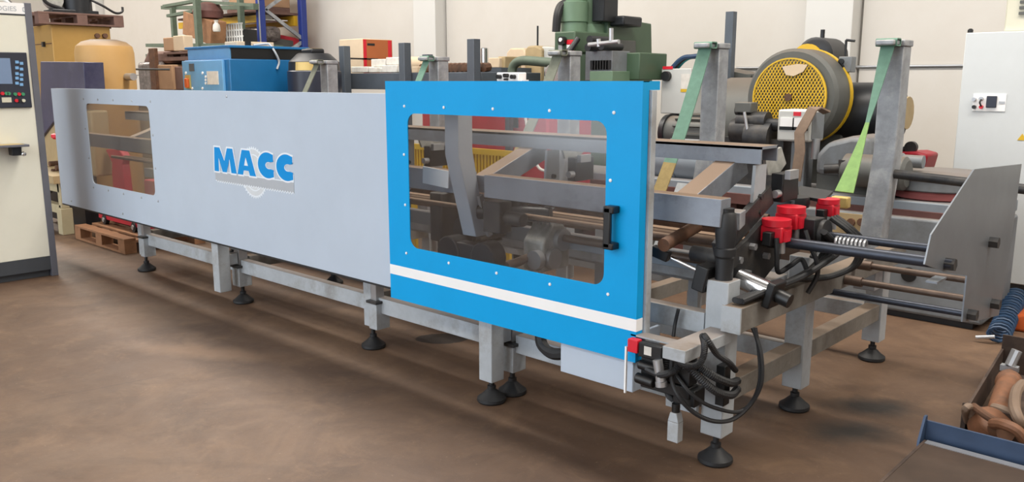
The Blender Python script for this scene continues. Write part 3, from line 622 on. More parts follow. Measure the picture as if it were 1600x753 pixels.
for i, v in enumerate((97, 106, 115, 122, 130)):
    for u in (25, 32):
        y, z = cb(u, v + (2 if u == 32 else 0)); MB().box((X + .02, y - .012, z - .011), (X + .026, y + .012, z + .011)).build('key', 'button_blue', bz)
for u, v, m in ((2, 146, 'red_plastic'), (8, 146, 'button_green'), (12, 146, 'button_green'), (22, 147, 'button_green'), (28, 147, 'red_plastic'), (34, 147, 'button_green'), (24, 157, 'red_plastic'), (29, 157, 'black_plastic'), (35, 157, 'ivory_plastic')):
    y, z = cb(u, v); MB().cyl((X + .02, y, z), (X + .035, y, z), .013, n=12).build('button', m, bz)
y, z = cb(2, 160); y2, z2 = cb(16, 152); MB().box((X + .02, y, z), (X + .024, y2, z2)).build('key_plate', 'ivory_plastic', bz)
y, z = cb(44, 227)
sh = MB().box((X - .0, 1.3, z), (X + .16, y - .04, z + .018)).build('shelf', 'trim_grey', CC, bevel=.003)
MB().box((X + .01, 1.5, z + .018), (X + .14, y - .07, z + .021)).build('shelf_mat', 'gold_label', sh)
y, z = cb(24, 236); MB().box((X, y - .05, z - .03), (X + .09, y + .02, z + .04)).build('joystick_mount', 'black_plastic', CC, bevel=.005); MB().lathe((X + .09, y + .03, z - .02), [(.001, -.02), (.017, -.012), (.02, 0), (.017, .012), (.001, .02)], n=14).build('joystick_ball', 'chrome', CC)

# ------------------------------------------------------------------ left background
def bbox(o): pass
# ochre cabinet carrying a pallet with a pump
c0 = A(79, 38, x=-11.2); c1 = A(172, 47, x=-11.2); xl = A(40, 40, y=c0.y).x
OC = thing('ochre_cabinet', (-11.6, (c0.y + c1.y) / 2, 0), 'tall ochre yellow steel cabinet carrying a dark pallet, behind the yellow tank', 'cabinet')
MB().box((xl, c0.y, .1), (-11.2, c1.y, c0.z)).build('body', 'ochre', OC, bevel=.01)
MB().box((xl + .05, c0.y + .05, 0), (-11.25, c1.y - .05, .1)).build('plinth', 'black_steel', OC)
s0 = A(70, 68, y=c0.y); MB().box((xl, c0.y - .004, s0.z - .01), (-11.22, c0.y + .001, s0.z)).build('door_seam', 'rust', OC); MB().box((s0.x - .03, c0.y - .03, s0.z - .04), (s0.x + .02, c0.y, s0.z + .02)).build('latch', 'black_steel', OC)
for u in (151, 163):
    p = A(u, 56, x=-11.2); MB().cyl((-11.2, p.y, p.z), (-11.16, p.y, p.z), .03, n=12).build('lifting_eye', 'rust', OC)
def pallet(name, x0, y0, z, lx, ly, m, label, cat='pallet', along='x'):
    r = thing(name, (x0 + lx / 2, y0 + ly / 2, z), label, cat)
    f = lambda a, b, c, d, e, g: MB().box((x0 + a * lx, y0 + b * ly, z + c), (x0 + d * lx, y0 + e * ly, z + g))
    sw = (lambda a, b, c, d, e, g: f(a, b, c, d, e, g)) if along == 'x' else (lambda a, b, c, d, e, g: f(b, a, c, e, d, g))
    for k in range(5): sw(0, k * .215, .122, 1, k * .215 + .14, .144).build('deck_board', m, r, bevel=.003)
    for k in range(3): sw(k * .44, 0, .10, k * .44 + .12, 1, .122).build('stringer_board', m, r)
    for k in range(3):
        sw(0, k * .43, 0, 1, k * .43 + .14, .022).build('base_board', m, r)
        for j in range(3): sw(j * .44, k * .43, .022, j * .44 + .12, k * .43 + .14, .10).build('block', m, r)
    return r
pallet('wooden_pallet', xl + .02, c0.y - .15, c0.z, .9, 1.0, 'wood_dark', 'dark wooden pallet on top of the ochre cabinet', along='y')
PU = thing('pump_unit', (-11.5, c0.y + .3, c0.z + .144), 'black pump with coiled hoses on the pallet over the ochre cabinet', 'pump')
zz = c0.z + .144; px, py = -11.45, c0.y + .42
MB().cyl((px, py, zz), (px, py, zz + .5), .17).cyl((px, py, zz + .5), (px, py, zz + .56), .12).build('motor', 'black_steel', PU)
MB().box((px - .15, py - .35, zz), (px + .15, py + .2, zz + .05)).build('base', 'black_steel', PU, bevel=.01)
MB().lathe((px, py - .28, zz + .16), [(.02, -.07), (.10, -.07), (.12, 0), (.10, .07), (.02, .07)], axis=(1, 0, 0)).build('pump_head', 'aluminium_cast', PU)
MB().tube([(px + .1, py - .2, zz + .05), (px + .12, py - .4, zz + .12), (px + .1, py - .42, zz + .25), (px, py - .3, zz + .3), (px, py - .1, zz + .26)], .022).build('hose', 'black_rubber', PU)
MB().tube([(px + .1, py + .1, zz + .2), (px + .15, py + .25, zz + .12), (px + .15, py + .4, zz + .04), (px + .12, py + .5, zz + .06), (px + .1, py + .52, zz + .12)], .015).build('hose', 'black_rubber', PU)
# yellow tank
tc_ = A(165, 100, y=4.05); rt_ = .31; zt_ = A(165, 61, y=4.05).z
TK = thing('air_tank', (tc_.x, 4.05, 0), 'yellow upright air tank with a dusty domed top', 'tank')
MB().lathe((tc_.x, 4.05, 0), [(rt_, .25), (rt_, zt_ - .15), (rt_ * .95, zt_ - .08), (rt_ * .75, zt_ - .03), (rt_ * .45, zt_ - .005), (.02, zt_)], n=40).build('shell', 'tank_yellow', TK)
for k in range(3): MB().cyl((tc_.x + .24 * math.cos(k * 2.1), 4.05 + .24 * math.sin(k * 2.1), 0), (tc_.x + .24 * math.cos(k * 2.1), 4.05 + .24 * math.sin(k * 2.1), .35), .03).build('leg', 'tank_yellow', TK)
for u in (140, 137): pass
p = A(139, 112, y=4.05 - rt_ * .6); MB().cyl((p.x, p.y + .06, p.z), (p.x - .01, p.y - .05, p.z), .03).build('fitting', 'grey_machine_dark', TK)
p = A(204, 120, y=4.05 + .1); MB().cyl((p.x - .1, p.y, p.z), (p.x + .08, p.y, p.z), .04).build('fitting', 'zinc', TK)
MB().cyl((tc_.x, 4.3, zt_ - .33), (tc_.x + .1, 4.75, zt_ - .33), .012).build('pipe', 'black_steel', TK)
# tan machine with navy hood and beige frame, in the gap beside the panel
YM = 3.45
TM = thing('tan_machine', (-9.7, 3.5, 0), 'tan machine with a navy slanted hood on a beige frame, behind the panel end', 'machine')
hp = [A(u, v, y=YM) for u, v in ((63, 96), (130, 97), (134, 150), (100, 168), (64, 216))]
MB().prism([(p.x, p.z) for p in hp], YM, YM + .2).build('hood', 'navy_hood', TM, bevel=.006)
MB().box((-10.6, 3.48, .62), (-9.15, 3.66, 1.3)).build('body', 'tan_paint', TM, bevel=.02)
fx = A(104, 370, y=3.25).x
for x in (fx, fx - 1.1):
    MB().box((x - .07, 3.2, 0), (x + .05, 3.32, .28)).box((x - .05, 3.22, .28), (x + .03, 3.30, .62)).build('leg', 'beige_frame', TM, bevel=.006)
for z in (.22, .45): MB().box((fx - 1.1, 3.22, z), (fx, 3.30, z + .09)).build('rail', 'beige_frame', TM)
MB().box((fx - 1.0, 3.15, .55), (fx + .08, 3.5, .63)).build('bed', 'tan_paint', TM)
p = A(88, 213, y=3.3); MB().lathe((p.x, 3.3, p.z - .03), [(.03, 0), (.05, .02), (.05, .05), (.03, .06)], n=14).build('valve_wheel', 'red_plastic', TM)
MB().cyl((p.x, 3.35, p.z - .05), (p.x, 3.6, p.z - .05), .035).build('valve', 'grey_machine_dark', TM)
for u, v in ((80, 256), (84, 268), (90, 262)):
    p = A(u, v, y=3.35); MB().cyl((p.x, 3.33, p.z), (p.x, 3.56, p.z), .03, n=10).build('fitting', 'rust', TM)
MB().tube([q(82, 270, 3.35), q(84, 290, 3.33), q(80, 300, 3.36)], .012).build('hose', 'black_rubber', TM)
MB().box((fx - 1.0, 3.45, .05), (fx + .03, 3.6, .6)).build('back_plate', 'black_steel', TM)
# pallets and red trolley behind the far end of the machine
pallet('wooden_pallet', -9.15, 3.22, 0, 1.2, .8, 'wood', 'light wooden pallet on the floor below the left end of the grey panel')
pallet('wooden_pallet', -8.45, 4.72, 0, 1.2, .8, 'wood', 'wooden pallet on the floor behind the leftmost machine legs')
RT = thing('red_trolley', (-8.6, 3.62, .144), 'red steel lifting trolley seen through the small left window', 'trolley')
a, b = A(172, 235, y=3.62), A(203, 308, y=3.62)
MB().prism([(a.x - .02, a.z + .01), (a.x + .3, a.z + .04), (a.x + .42, a.z - .04), (a.x + .36, a.z - .12), (b.x - .02, b.z + .3), (b.x + .02, .22), (b.x - .32, .22), (b.x - .30, b.z + .26), (a.x + .12, a.z - .12)], 3.58, 3.66).build('mast', 'red_paint', RT, bevel=.01)
b2 = A(232, 280, y=3.62); MB().box((b2.x - .02, 3.58, .22), (b2.x + .22, 3.7, b2.z)).build('side_mast', 'red_paint', RT, bevel=.01)
MB().box((-9.1, 3.45, .2), (b2.x + .22, 3.75, .26)).build('chassis', 'red_paint', RT)
for x in (-8.95, -8.25):
    MB().cyl((x, 3.44, .195), (x, 3.48, .195), .05).build('wheel', 'black_rubber', RT); MB().cyl((x, 3.43, .195), (x, 3.44, .195), .025).build('hub', 'zinc', RT)
# long bench of tan stuff behind the left window
tn = MB().box((-10.4, 4.45, .0), (-8.55, 4.85, 1.3)).box((-10.45, 4.42, 1.3), (-8.5, 4.88, 1.36)).build('tan_chest', 'tan_paint', bevel=.01); tag(tn, 'plain tan steel chest behind the red trolley', 'chest')
# wrapped pallet load and cartons
wl_ = A(240, 130, y=5.6)
WP = thing('wrapped_load', (wl_.x, 5.6, 0), 'film-wrapped load of cartons between yellow tank and blue machine', 'load')
def carton(name, parent, u0, v0, u1, v1, y, d, m):
    p0, p1 = A(u0, v0, y=y), A(u1, v1, y=y); return MB().box((p0.x, y, p0.z), (p1.x, y + d, p1.z)).build(name, m, parent, bevel=.01)
p0, p1 = A(213, 97, y=5.6), A(292, 140, y=5.6)
MB().box((p0.x, 5.6, .0), (p1.x, 6.4, .14)).build('skid', 'wood_dark', WP)
MB().box((p0.x, 5.6, .14), (A(240, 97, y=5.6).x, 6.4, p0.z)).build('film_bundle', 'film', WP, bevel=.05)
carton('carton', WP, 246, 140, 268, 101, 5.62, .5, 'cardboard'); carton('carton', WP, 268, 140, 284, 104, 5.66, .5, 'wood_dark')
MB().box((A(240, 90, y=5.6).x, 5.63, .14), (A(268, 90, y=5.6).x, 6.3, A(250, 141, y=5.6).z)).box((A(268, 90, y=5.6).x, 5.68, .14), (p1.x, 6.3, A(250, 141, y=5.6).z)).build('carton', 'cardboard', WP)
MB().prism([(A(222, 100, y=5.75).x, A(222, 99, y=5.75).z), (A(268, 100, y=5.75).x, A(268, 99, y=5.75).z), (A(262, 80, y=5.75).x, A(262, 80, y=5.75).z), (A(230, 80, y=5.75).x, A(230, 80, y=5.75).z)], 5.75, 6.3).build('carton_heap', 'wood_dark', WP, bevel=.04)
carton('post', WP, 236, 140, 240, 75, 5.58, .06, 'rust')
p0, p1 = A(256, 93, y=5.7), A(292, 80, y=5.7)
sp_ = MB().box((p0.x, 5.7, p0.z - .02), (p1.x, 6.3, p0.z + .03)).box((p0.x, 5.7, p1.z - .03), (p1.x, 6.3, p1.z)).build('shelf_board', 'wood_dark', WP)
MB().box((p0.x + .05, 5.75, p0.z), (p0.x + .2, 6.2, p1.z - .03)).box((p1.x - .3, 5.75, p0.z), (p1.x - .15, 6.2, p1.z - .03)).build('shelf_block', 'wood_dark', WP)
o = carton('carton', None, 256, 80, 271, 58, 5.8, .13, 'cardboard'); tag(o, 'brown carton standing left of the pale carton above the wrapped load', 'box')
o = carton('carton', None, 271.5, 80, 286, 55, 5.72, .14, 'cardboard_pale'); tag(o, 'pale carton above the wrapped load, against the blue machine', 'box')
# blue machine
BM = thing('blue_machine', (-9.5, 5.5, 0), 'blue boxy machine with switch panel and dark window band', 'machine')
zb = A(358, 70, y=5.0).z; bx0, bx1 = A(289, 90, y=5.0).x, A(358, 90, y=5.0).x; yb1 = A(482, 80, x=bx1).y
zc = A(358, 92, y=5.0).z
MB().box((bx0 - .02, 5.0, .0), (bx1, yb1, zc)).build('body', 'machine_blue', BM, bevel=.008)
hd = MB().box((bx0 + .02, 5.03, zc), (bx1 - .03, yb1, zb - .03)).build('hood', 'machine_blue_pale', BM)  # bluish gloss of the left face is put into the pale colour
MB().box((bx1 - .031, 5.04, zc + .005), (bx1 - .02, yb1, zb - .03)).build('dark_window', 'black_plastic', BM)
MB().box((bx0, 5.0, zb - .03), (bx1, yb1 + .02, zb)).build('top_cover', 'machine_blue', BM, bevel=.006)
pa = MB().box((bx0 - .03, 4.97, .9), (A(351, 100, y=5.0).x, 5.0, zc - .01)).build('switch_panel', 'machine_blue_pale', BM, bevel=.004)
p0, p1 = A(325, 132, y=4.97), A(341, 111, y=4.97); MB().box((p0.x, 4.962, p0.z), (p1.x, 4.97, p1.z)).build('rating_plate', 'paper_white', pa)
p0 = A(295, 129, y=4.97); MB().box((p0.x - .05, 4.95, p0.z - .07), (p0.x + .06, 4.97, p0.z + .09)).build('main_switch_plate', 'gold_label', pa); MB().box((p0.x - .02, 4.92, p0.z - .06), (p0.x + .05, 4.95, p0.z + .05)).build('main_switch', 'orange_plastic', pa, bevel=.006)
p0 = A(300, 106, y=4.97); MB().box((p0.x - .06, 4.962, p0.z - .04), (p0.x + .06, 4.97, p0.z + .05)).build('badge', 'slate_steel', pa)
for u, v in ((291, 114), (317, 114), (322, 120), (322, 125), (322, 130), (301, 138), (317, 138)):
    p = A(u, v, y=4.97); MB().cyl((p.x, 4.96, p.z), (p.x, 4.97, p.z), .016, n=10).build('screw', 'white_paint', pa)
bt_ = thing('cable_tray', (bx1, 5.5, zb), 'beige tray with a dangling grey cable on top of the blue machine', 'tray')
y0, y1 = A(368, 68, x=bx1 - .15).y, A(426, 72, x=bx1 - .15).y
MB().box((bx1 - .4, y0, zb), (bx1 - .12, y1, zb + .05)).build('tray_body', 'cardboard_pale', bt_, bevel=.006); MB().box((bx1 - .125, y0 + .1, zb), (bx1 - .1, y0 + .17, zb + .055)).build('socket', 'black_plastic', bt_)
MB().tube([(bx1 - .1, y0 + .2, zb + .01), (bx1 - .08, y0 + .35, zb + .03), (bx1 - .05, y1 - .1, zb + .02), tuple(A(430, 82, x=bx1 + .02)), tuple(A(436, 96, x=bx1 + .02)), tuple(A(433, 108, x=bx1 + .02))], .013).build('cable', 'logo_grey', bt_)
# green stillage and the things on it
YG = 7.2
GS = thing('green_stillage', (A(310, 60, y=YG).x, YG + .5, 0), 'green steel stillage frame with crossbars behind the blue machine', 'rack')
def vpost(parent, u, v0, y, w, m, name='post'):
    p = A(u, v0, y=y); return MB().box((p.x - w / 2, y - w / 2, 0), (p.x + w / 2, y + w / 2, 3.1)).build(name, m, parent)
vpost(GS, 271, 30, YG + .9, .09, 'rack_green'); vpost(GS, 309, 30, YG, .095, 'rack_green'); vpost(GS, 377, 30, YG + .9, .09, 'rack_green')
def bar(parent, u0, v0, u1, v1, y, t, m, name='crossbar', d=.1):
    a, b = A(u0, v0, y=y), A(u1, v1, y=y); return MB().beam(a, b, d, t, side=(0, 1, 0)).build(name, m, parent)
bar(GS, 258, 10, 310, 1, YG + .3, .05, 'rack_green'); bar(GS, 264, 25, 312, 16, YG + .2, .05, 'rack_green'); bar(GS, 312, 3, 400, 8, YG + .4, .05, 'rack_green'); bar(GS, 255, 12, 400, 12, YG + 1.0, .07, 'rack_green')
bar(GS, 268, 72, 402, 72, YG + .5, .06, 'rack_green', 'deck', 1.0); bar(GS, 268, 88, 402, 88, YG + .5, .06, 'rack_green', 'deck', 1.0)
ga, gb = A(285, 24, y=YG + .12), A(343, 60, y=YG + .12)
cx, cz = (ga.x + gb.x) / 2, (A(310, 45, y=YG + .12)).z
o = MB().cbox((A(310, 46, y=YG + .1).x - .12, YG + .27, cz + .02), (1.0, .28, .40), (0, .22, 0)).build('plywood_crate', 'wood', bevel=.008); tag(o, 'tilted pale plywood crate in the green stillage', 'crate')
p = A(325, 20, y=YG + .3); o = MB().lathe((p.x, YG + .3, p.z - .12), [(.1, 0), (.24, .03), (.26, .14), (.2, .26), (.05, .3)], n=18).build('red_sack', 'maroon'); tag(o, 'dark red lump lying on the tilted crate', 'sack')
p = A(338, 38, y=YG + .1); o = MB().lathe((p.x, YG + .1, p.z - .12), [(.055, 0), (.065, .03), (.055, .11), (.03, .14), (.03, .17), (.04, .19)], n=14).build('white_bottle', 'paper_white'); tag(o, 'white plastic bottle beside the tilted crate', 'bottle')
p0, p1 = A(347, 68, y=YG + .6), A(376, 36, y=YG + .6)
WB = thing('wire_basket', ((p0.x + p1.x) / 2, YG + .75, p0.z), 'white wire basket right of the tilted crate', 'basket')
for k in range(9):
    x = p0.x + (p1.x - p0.x) * k / 8; MB().box((x - .012, YG + .6, p0.z), (x + .012, YG + .62, p1.z)).build('wire', 'white_paint', WB)
for k in range(4):
    z = p0.z + (p1.z - p0.z) * k / 3; MB().box((p0.x, YG + .62, z - .012), (p1.x, YG + .64, z + .012)).build('wire', 'white_paint', WB)
MB().box((p0.x, YG + .66, p0.z), (p1.x, YG + .9, p1.z - .1)).build('contents', 'black_plastic', WB)
# blue pallet rack
XR = -13.8
BR = thing('pallet_rack', (XR - .6, 8.4, 0), 'blue pallet rack with yellow beams and grey braces at the back wall', 'rack')
ya, yb_ = A(411, 40, x=XR).y, A(476, 40, x=XR).y
for y in (ya, yb_): MB().box((XR - .12, y - .06, 0), (XR, y + .06, 3.6)).build('upright', 'rack_blue', BR, bevel=.008)
MB().box((XR - .02, ya - .07, 0), (XR + .005, ya - .055, 3.6)).build('hole_strip', 'zinc', BR)
def br(u0, v0, u1, v1, m='galvanised'): MB().beam(A(u0, v0, x=XR - .06), A(u1, v1, x=XR - .06), .04, .06).build('brace', m, BR)
br(414, 15, 442, -5); br(414, 15, 474, 62); br(455, 77, 476, 63)
for z0 in (A(440, 32, x=XR - .3).z, A(440, 34, x=XR - .3).z + 1.4):
    MB().box((XR - 3.2, ya, z0 - .06), (XR - .2, ya + .06, z0 + .06)).build('beam', 'rack_yellow', BR); MB().box((XR - 3.2, yb_ - .1, z0 - .09), (XR - .2, yb_ - .02, z0 + .09)).build('beam', 'rack_yellow', BR)
zr = A(440, 32, x=XR - .3).z
MB().box((XR - 3.2, ya, zr + .1), (XR - .2, yb_, zr + .14)).build('shelf', 'wood_dark', BR)
o = MB().box((XR - 1.5, ya + .2, A(440, 12, x=XR - .3).z), (XR - .3, yb_ - .1, 3.5)).build('carton', 'cardboard', bevel=.01); tag(o, 'large brown carton on the top shelf of the blue rack', 'box')
o = MB().box((XR - 1.5, ya + .15, zr + .14), (XR - .3, yb_ - .1, A(440, 12, x=XR - .3).z)).build('dark_crate', 'wood_dark', bevel=.01); tag(o, 'flat dark crate under the large carton in the blue rack', 'crate')
p0, p1 = A(383, 31, y=YG + 1.3), A(403, 20, y=YG + 1.3); o = MB().box((p0.x, YG + 1.3, p0.z), (p1.x, YG + 1.6, p1.z)).build('white_carton', 'paper_white', bevel=.01); tag(o, 'small white carton beside the blue upright', 'box')
for u0, u1, lb_ in ((342, 352, 'yellow box left of the two on the back shelf'), (363, 375, 'yellow box right of the two on the back shelf')):
    p0, p1 = A(u0, 28, y=YG + 1.3), A(u1, 22, y=YG + 1.3); o = MB().box((p0.x, YG + 1.3, p0.z), (p1.x, YG + 1.6, p1.z)).build('yellow_box', 'rack_yellow', bevel=.01); tag(o, lb_, 'box')
p0, p1 = A(340, 35, y=YG + 1.2), A(404, 30.5, y=YG + 1.2); o = MB().box((p0.x, YG + 1.2, p0.z), (p1.x, YG + 1.8, p1.z)).build('back_shelf', 'white_paint'); tag(o, 'pale shelf board behind the green stillage', 'shelf')
p0, p1 = A(375, 66, y=YG + 1.2), A(410, 40, y=YG + 1.2); o = MB().box((p0.x, YG + 1.2, p0.z), (p1.x, YG + 1.6, p1.z)).build('film_roll', 'film', bevel=.08); tag(o, 'bundle in shiny film behind the green stillage post', 'bundle')
rp = [A(u, v, x=XR - .5) for u, v in ((418, 50), (462, 59), (476, 66), (478, 84), (415, 80))]
o = MB().prism([(p.y, p.z) for p in rp], XR - 1.2, XR - .5, 'x').build('red_machine_cover', 'red_paint', bevel=.02); tag(o, 'dark red machine cover under the blue rack', 'cover')
rp = [A(u, v, x=XR - .45) for u, v in ((414, 58), (452, 64), (452, 84), (414, 80))]
o = MB().prism([(p.y, p.z) for p in rp], XR - .5, XR - .3, 'x').build('grey_case', 'grey_machine_dark', bevel=.02); tag(o, 'dark grey case in front of the red cover', 'case')
# black tank with gold label
kc = A(492, 130, y=5.8)
KT = thing('black_tank', (kc.x, 5.8, 0), 'black round tank with a conical top and gold label', 'tank')
rk = .31; zk = A(492, 112, y=5.8).z; zt = A(500, 76, y=5.8).z
MB().lathe((kc.x, 5.8, 0), [(rk, .0), (rk, zk), (rk * .97, zk + .01)], n=36).build('drum', 'bezel_navy', KT)
MB().lathe((kc.x, 5.8, 0), [(rk * .96, zk), (rk * .93, zk + .11), (rk * .62, zk + .20), (rk * .55, zk + .21)], n=36).build('cone', 'black_steel', KT)
MB().box((kc.x - .08, 5.68, zk + .2), (kc.x + .14, 5.86, zt)).build('motor_cap', 'black_steel', KT, bevel=.02)
MB().prism([(kc.x + .0, zt + .001), (kc.x + .12, zt + .001), (kc.x + .12, zt + .003), (kc.x, zt + .003)], 5.70, 5.84).build('cap_label', 'gold_label', KT)
lab = MB(); r_ = rk * .965
for k in range(6):
    a0, a1 = math.radians(-78 + 7 * k), math.radians(-78 + 7 * (k + 1))
    lab.hexa([(kc.x + rr * math.cos(a), 5.8 + rr * math.sin(a), z) for z, rs in ((zk + .012, (rk * .965, rk * .975)), (zk + .105, (rk * .94, rk * .95))) for rr, a in ((rs[0], a0), (rs[1], a0), (rs[1], a1), (rs[0], a1))])
lab.build('label_band', 'gold_label', KT)
p = A(449, 130, y=5.8); MB().lathe((p.x, 5.8, p.z - .25), [(.04, 0), (.04, .2), (.03, .24)], n=12).build('side_filter', 'black_rubber', KT); MB().cyl((p.x, 5.8, p.z - .03), (p.x, 5.8, p.z), .043, n=12).build('filter_band', 'white_paint', KT)
# stake rack with its loads
YS = 6.4
zs = A(600, 114, y=YS).z; zs0 = A(600, 133, y=YS).z
SR = thing('stake_rack', (-7.6, YS + .3, 0), 'dark slate steel stake rack behind the blue door', 'rack')
xs0, xs1 = A(546, 125, y=YS).x, A(742, 125, y=YS).x
MB().box((-9.75, YS, zs0 - .05), (xs1, YS + .10, zs)).build('front_beam', 'slate_steel', SR, bevel=.006)
MB().box((xs1 - .08, YS + .1, zs0 - .05), (xs1, YS + 1.06, zs)).build('side_beam', 'slate_steel', SR, bevel=.006); MB().box((-9.75, YS + .1, zs0 - .05), (-9.67, YS + 1.05, zs)).build('side_beam', 'slate_steel', SR)
MB().box((-9.75, YS + .1, zs - .05), (xs1 - .08, YS + 1.05, zs - .001)).build('deck', 'black_steel', SR)
for u, vt, y in ((538, 72, YS - .06), (632, 67, YS - .06), (740, 61, YS - .06), (668, 85, YS + 1.0)):
    p = A(u, vt, y=y); MB().box((p.x - .05, y - .05, 0), (p.x + .05, y + .05, p.z)).build('stake', 'slate_steel', SR, bevel=.004)
def on_rack(u0, u1, vt, y, d, m, nm, label, cat, zb=None, grp=None):
    p0, p1 = A(u0, vt, y=y), A(u1, vt, y=y); zb = zs if zb is None else zb
    o = MB().box((p0.x, y, zb), (p1.x, y + d, p0.z)).build(nm, m, bevel=.006); tag(o, label, cat, grp); return o
BX = thing('shipping_carton', (A(566, 100, y=YS + .5).x, YS + .8, zs), 'large carton with cream front and orange-brown side on the stake rack', 'box')
p0, p1 = A(530, 63, y=YS + .5), A(566, 60, y=YS + .5); ye = A(613, 66, x=p1.x).y
MB().box((p0.x, YS + .5, zs), (p1.x, ye, p1.z)).build('carton_body', 'cardboard_pale', BX, bevel=.008)
MB().box((p1.x, YS + .51, zs + .01), (p1.x + .004, ye - .01, p1.z - .01)).build('side_print', 'cardboard_orange', BX)
MB().box((p1.x + .004, YS + .51, zs + .01), (p1.x + .006, YS + .56, p1.z - .01)).build('edge_tape', 'red_plastic', BX); MB().box((p1.x + .004, ye - .08, zs + .01), (p1.x + .006, ye - .02, p1.z - .01)).build('edge_tape', 'red_plastic', BX)
MB().box((p1.x + .004, ye - .75, zs + .18), (p1.x + .006, ye - .25, zs + .2)).box((p1.x + .004, ye - .42, zs + .36), (p1.x + .006, ye - .3, zs + .39)).build('print', 'black_plastic', BX)
for i, (u0, u1, v0, v1, y, lb_) in enumerate(((548, 559, 113, 104, .14, 'leftmost brownish wrapped block'), (549, 574, 113.5, 104, .1, 'white block at the left end of the bottom row'), (576, 588, 113.5, 105, .1, 'second block of the bottom row'), (588, 597, 113.5, 105.5, .14, 'narrow block in the middle of the bottom row'), (597, 620, 113.5, 101.5, .12, 'tall grey block in the bottom row'), (622, 627, 113, 104, .1, 'thin white block by the middle stake'), (580, 602, 105, 92, .2, 'pale block on top, left of two'), (603, 629, 101.5, 89, .2, 'pale block on top, right of two'))):
    a, b = A(u0, v0, y=YS + y), A(u1, v1, y=YS + y); o = MB().box((a.x, YS + y, max(a.z, zs)), (b.x, YS + y + .3, b.z)).build('wrapped_block', 'cardboard_pale' if i == 0 else 'paper_white', bevel=.008)
    tag(o, lb_ + ' on the stake rack', 'block', 'white blocks on the stake rack')
p = A(640, 103, y=YS + .25); o = MB().cyl((p.x, YS + .25, zs + .1), (p.x + .25, YS + .6, zs + .1), .09).build('paper_roll', 'cardboard_pale'); tag(o, 'pale paper roll right of the middle stake', 'roll')
o = on_rack(643, 652, 104, YS + .12, .1, 'cardboard_pale', 'small_carton', 'small beige carton leaning by the paper roll', 'box')
ch = MB()
for k in range(26):
    x = A(668, 110, y=YS + .3).x + (xs1 - .2 - A(668, 110, y=YS + .3).x) * k / 25; ch.lathe((x, YS + .25 + .12 * (k % 2), zs + .055), [(.015, -.05), (.05, -.045), (.05, .045), (.015, .05)], axis=(0, 1, .1), n=8)
o = ch.build('chain_heap', 'rust'); tag(o, 'heap of rusty chain along the stake rack', 'chain'); o['kind'] = 'stuff'
o = MB().lathe(tuple(A(757, 101, y=YS + 1.0)), [(.045, 0), (.045, .19), (.03, .2)], n=16).build('steel_canister', 'chrome'); tag(o, 'small shiny steel canister right of the tallest stake', 'canister')
WC = thing('knob_box', tuple(A(795, 128, y=5.2)), 'white junction box with two knobs just above the door top', 'box')
p0, p1 = A(776, 140, y=5.2), A(810, 113, y=5.2); MB().box((p0.x, 5.2, p0.z), (p1.x, 5.3, p1.z)).build('housing', 'white_paint', WC, bevel=.008)
for u, v, s in ((782, 120, 1), (793, 118, 1), (804, 120, 1), (793, 124, .5)):
    p = A(u, v, y=5.2); MB().cyl((p.x, 5.16, p.z), (p.x, 5.2, p.z), .018 * s, n=12).build('knob', 'black_plastic', WC)
MB().box((p1.x + .02, 5.22, p0.z), (p1.x + .06, 5.26, p1.z - .06)).box((p1.x, 5.22, p1.z - .1), (p1.x + .06, 5.26, p1.z - .08)).build('bracket', 'white_paint', WC)
MB().box((p0.x + .05, 5.25, 0), (p0.x + .1, 5.3, p0.z)).build('stand', 'slate_steel', WC)
# covered machine and pipe behind
CM = thing('covered_machine', tuple(A(830, 126, y=8.2) * V((1, 1, 0)) if False else (A(830, 100, y=8.2).x, 8.2, 0)), 'pale covered machine with rounded hood left of the green drill', 'machine')
def sil(parent, nm, pts, y, d, m, bv=.02): return MB().prism([(A(u, v, y=y).x, A(u, v, y=y).z) for u, v in pts], y, y + d).build(nm, m, parent, bevel=bv)
sil(CM, 'cover', [(790, 135), (791, 82), (797, 75), (818, 75), (822, 84), (822, 135)], 8.2, .8, 'cardboard_pale')
sil(CM, 'hood', [(820, 135), (820, 78), (824, 72), (836, 71), (846, 76), (846, 135)], 8.1, .7, 'tan_paint')
sil(CM, 'side_box', [(846, 135), (846, 72), (866, 73), (866, 135)], 8.15, .7, 'box_grey')
p = A(840, 72, y=8.3); MB().cyl((p.x, 8.3, p.z), (p.x, 8.3, p.z + .25), .012).build('antenna', 'black_steel', CM)
MB().box((A(790, 100, y=8.2).x, 8.3, 0), (A(866, 100, y=8.2).x, 8.8, 1.55)).build('base', 'grey_machine_dark', CM)
o = MB().box(tuple(A(763, 106, y=7.6)), tuple(A(780, 90, y=7.6) + V((0, .3, 0)))).build('small_carton', 'cardboard_pale', bevel=.01); tag(o, 'pinkish small carton beside the steel canister', 'box')
o = MB().box(tuple(A(778, 108, y=7.65)), tuple(A(789, 88, y=7.65) + V((0, .3, 0)))).build('tin_box', 'tan_paint', bevel=.01); tag(o, 'olive tin box left of the covered machine', 'box')
for_sh = MB().box((A(760, 106, y=7.6).x, 7.5, zs - .12), (A(792, 106, y=7.6).x, 8.05, A(763, 106, y=7.6).z)).box((A(762, 106, y=7.6).x, 7.6, 0), (A(764, 106, y=7.6).x, 7.7, zs - .1)).box((A(789, 106, y=7.6).x, 7.6, 0), (A(791, 106, y=7.6).x, 7.7, zs - .1)).build('carton_shelf', 'slate_steel'); tag(for_sh, 'dark shelf carrying the small cartons by the wall', 'shelf')
YP = 6.9
o = MB().tube([q(800, 150, YP), q(800, 118, YP), q(803, 102, YP), q(815, 95, YP), q(840, 96, YP), q(870, 99, YP)], .05, n=14).build('bent_pipe', 'rack_green'); tag(o, 'olive bent duct pipe left of the green drill', 'pipe')
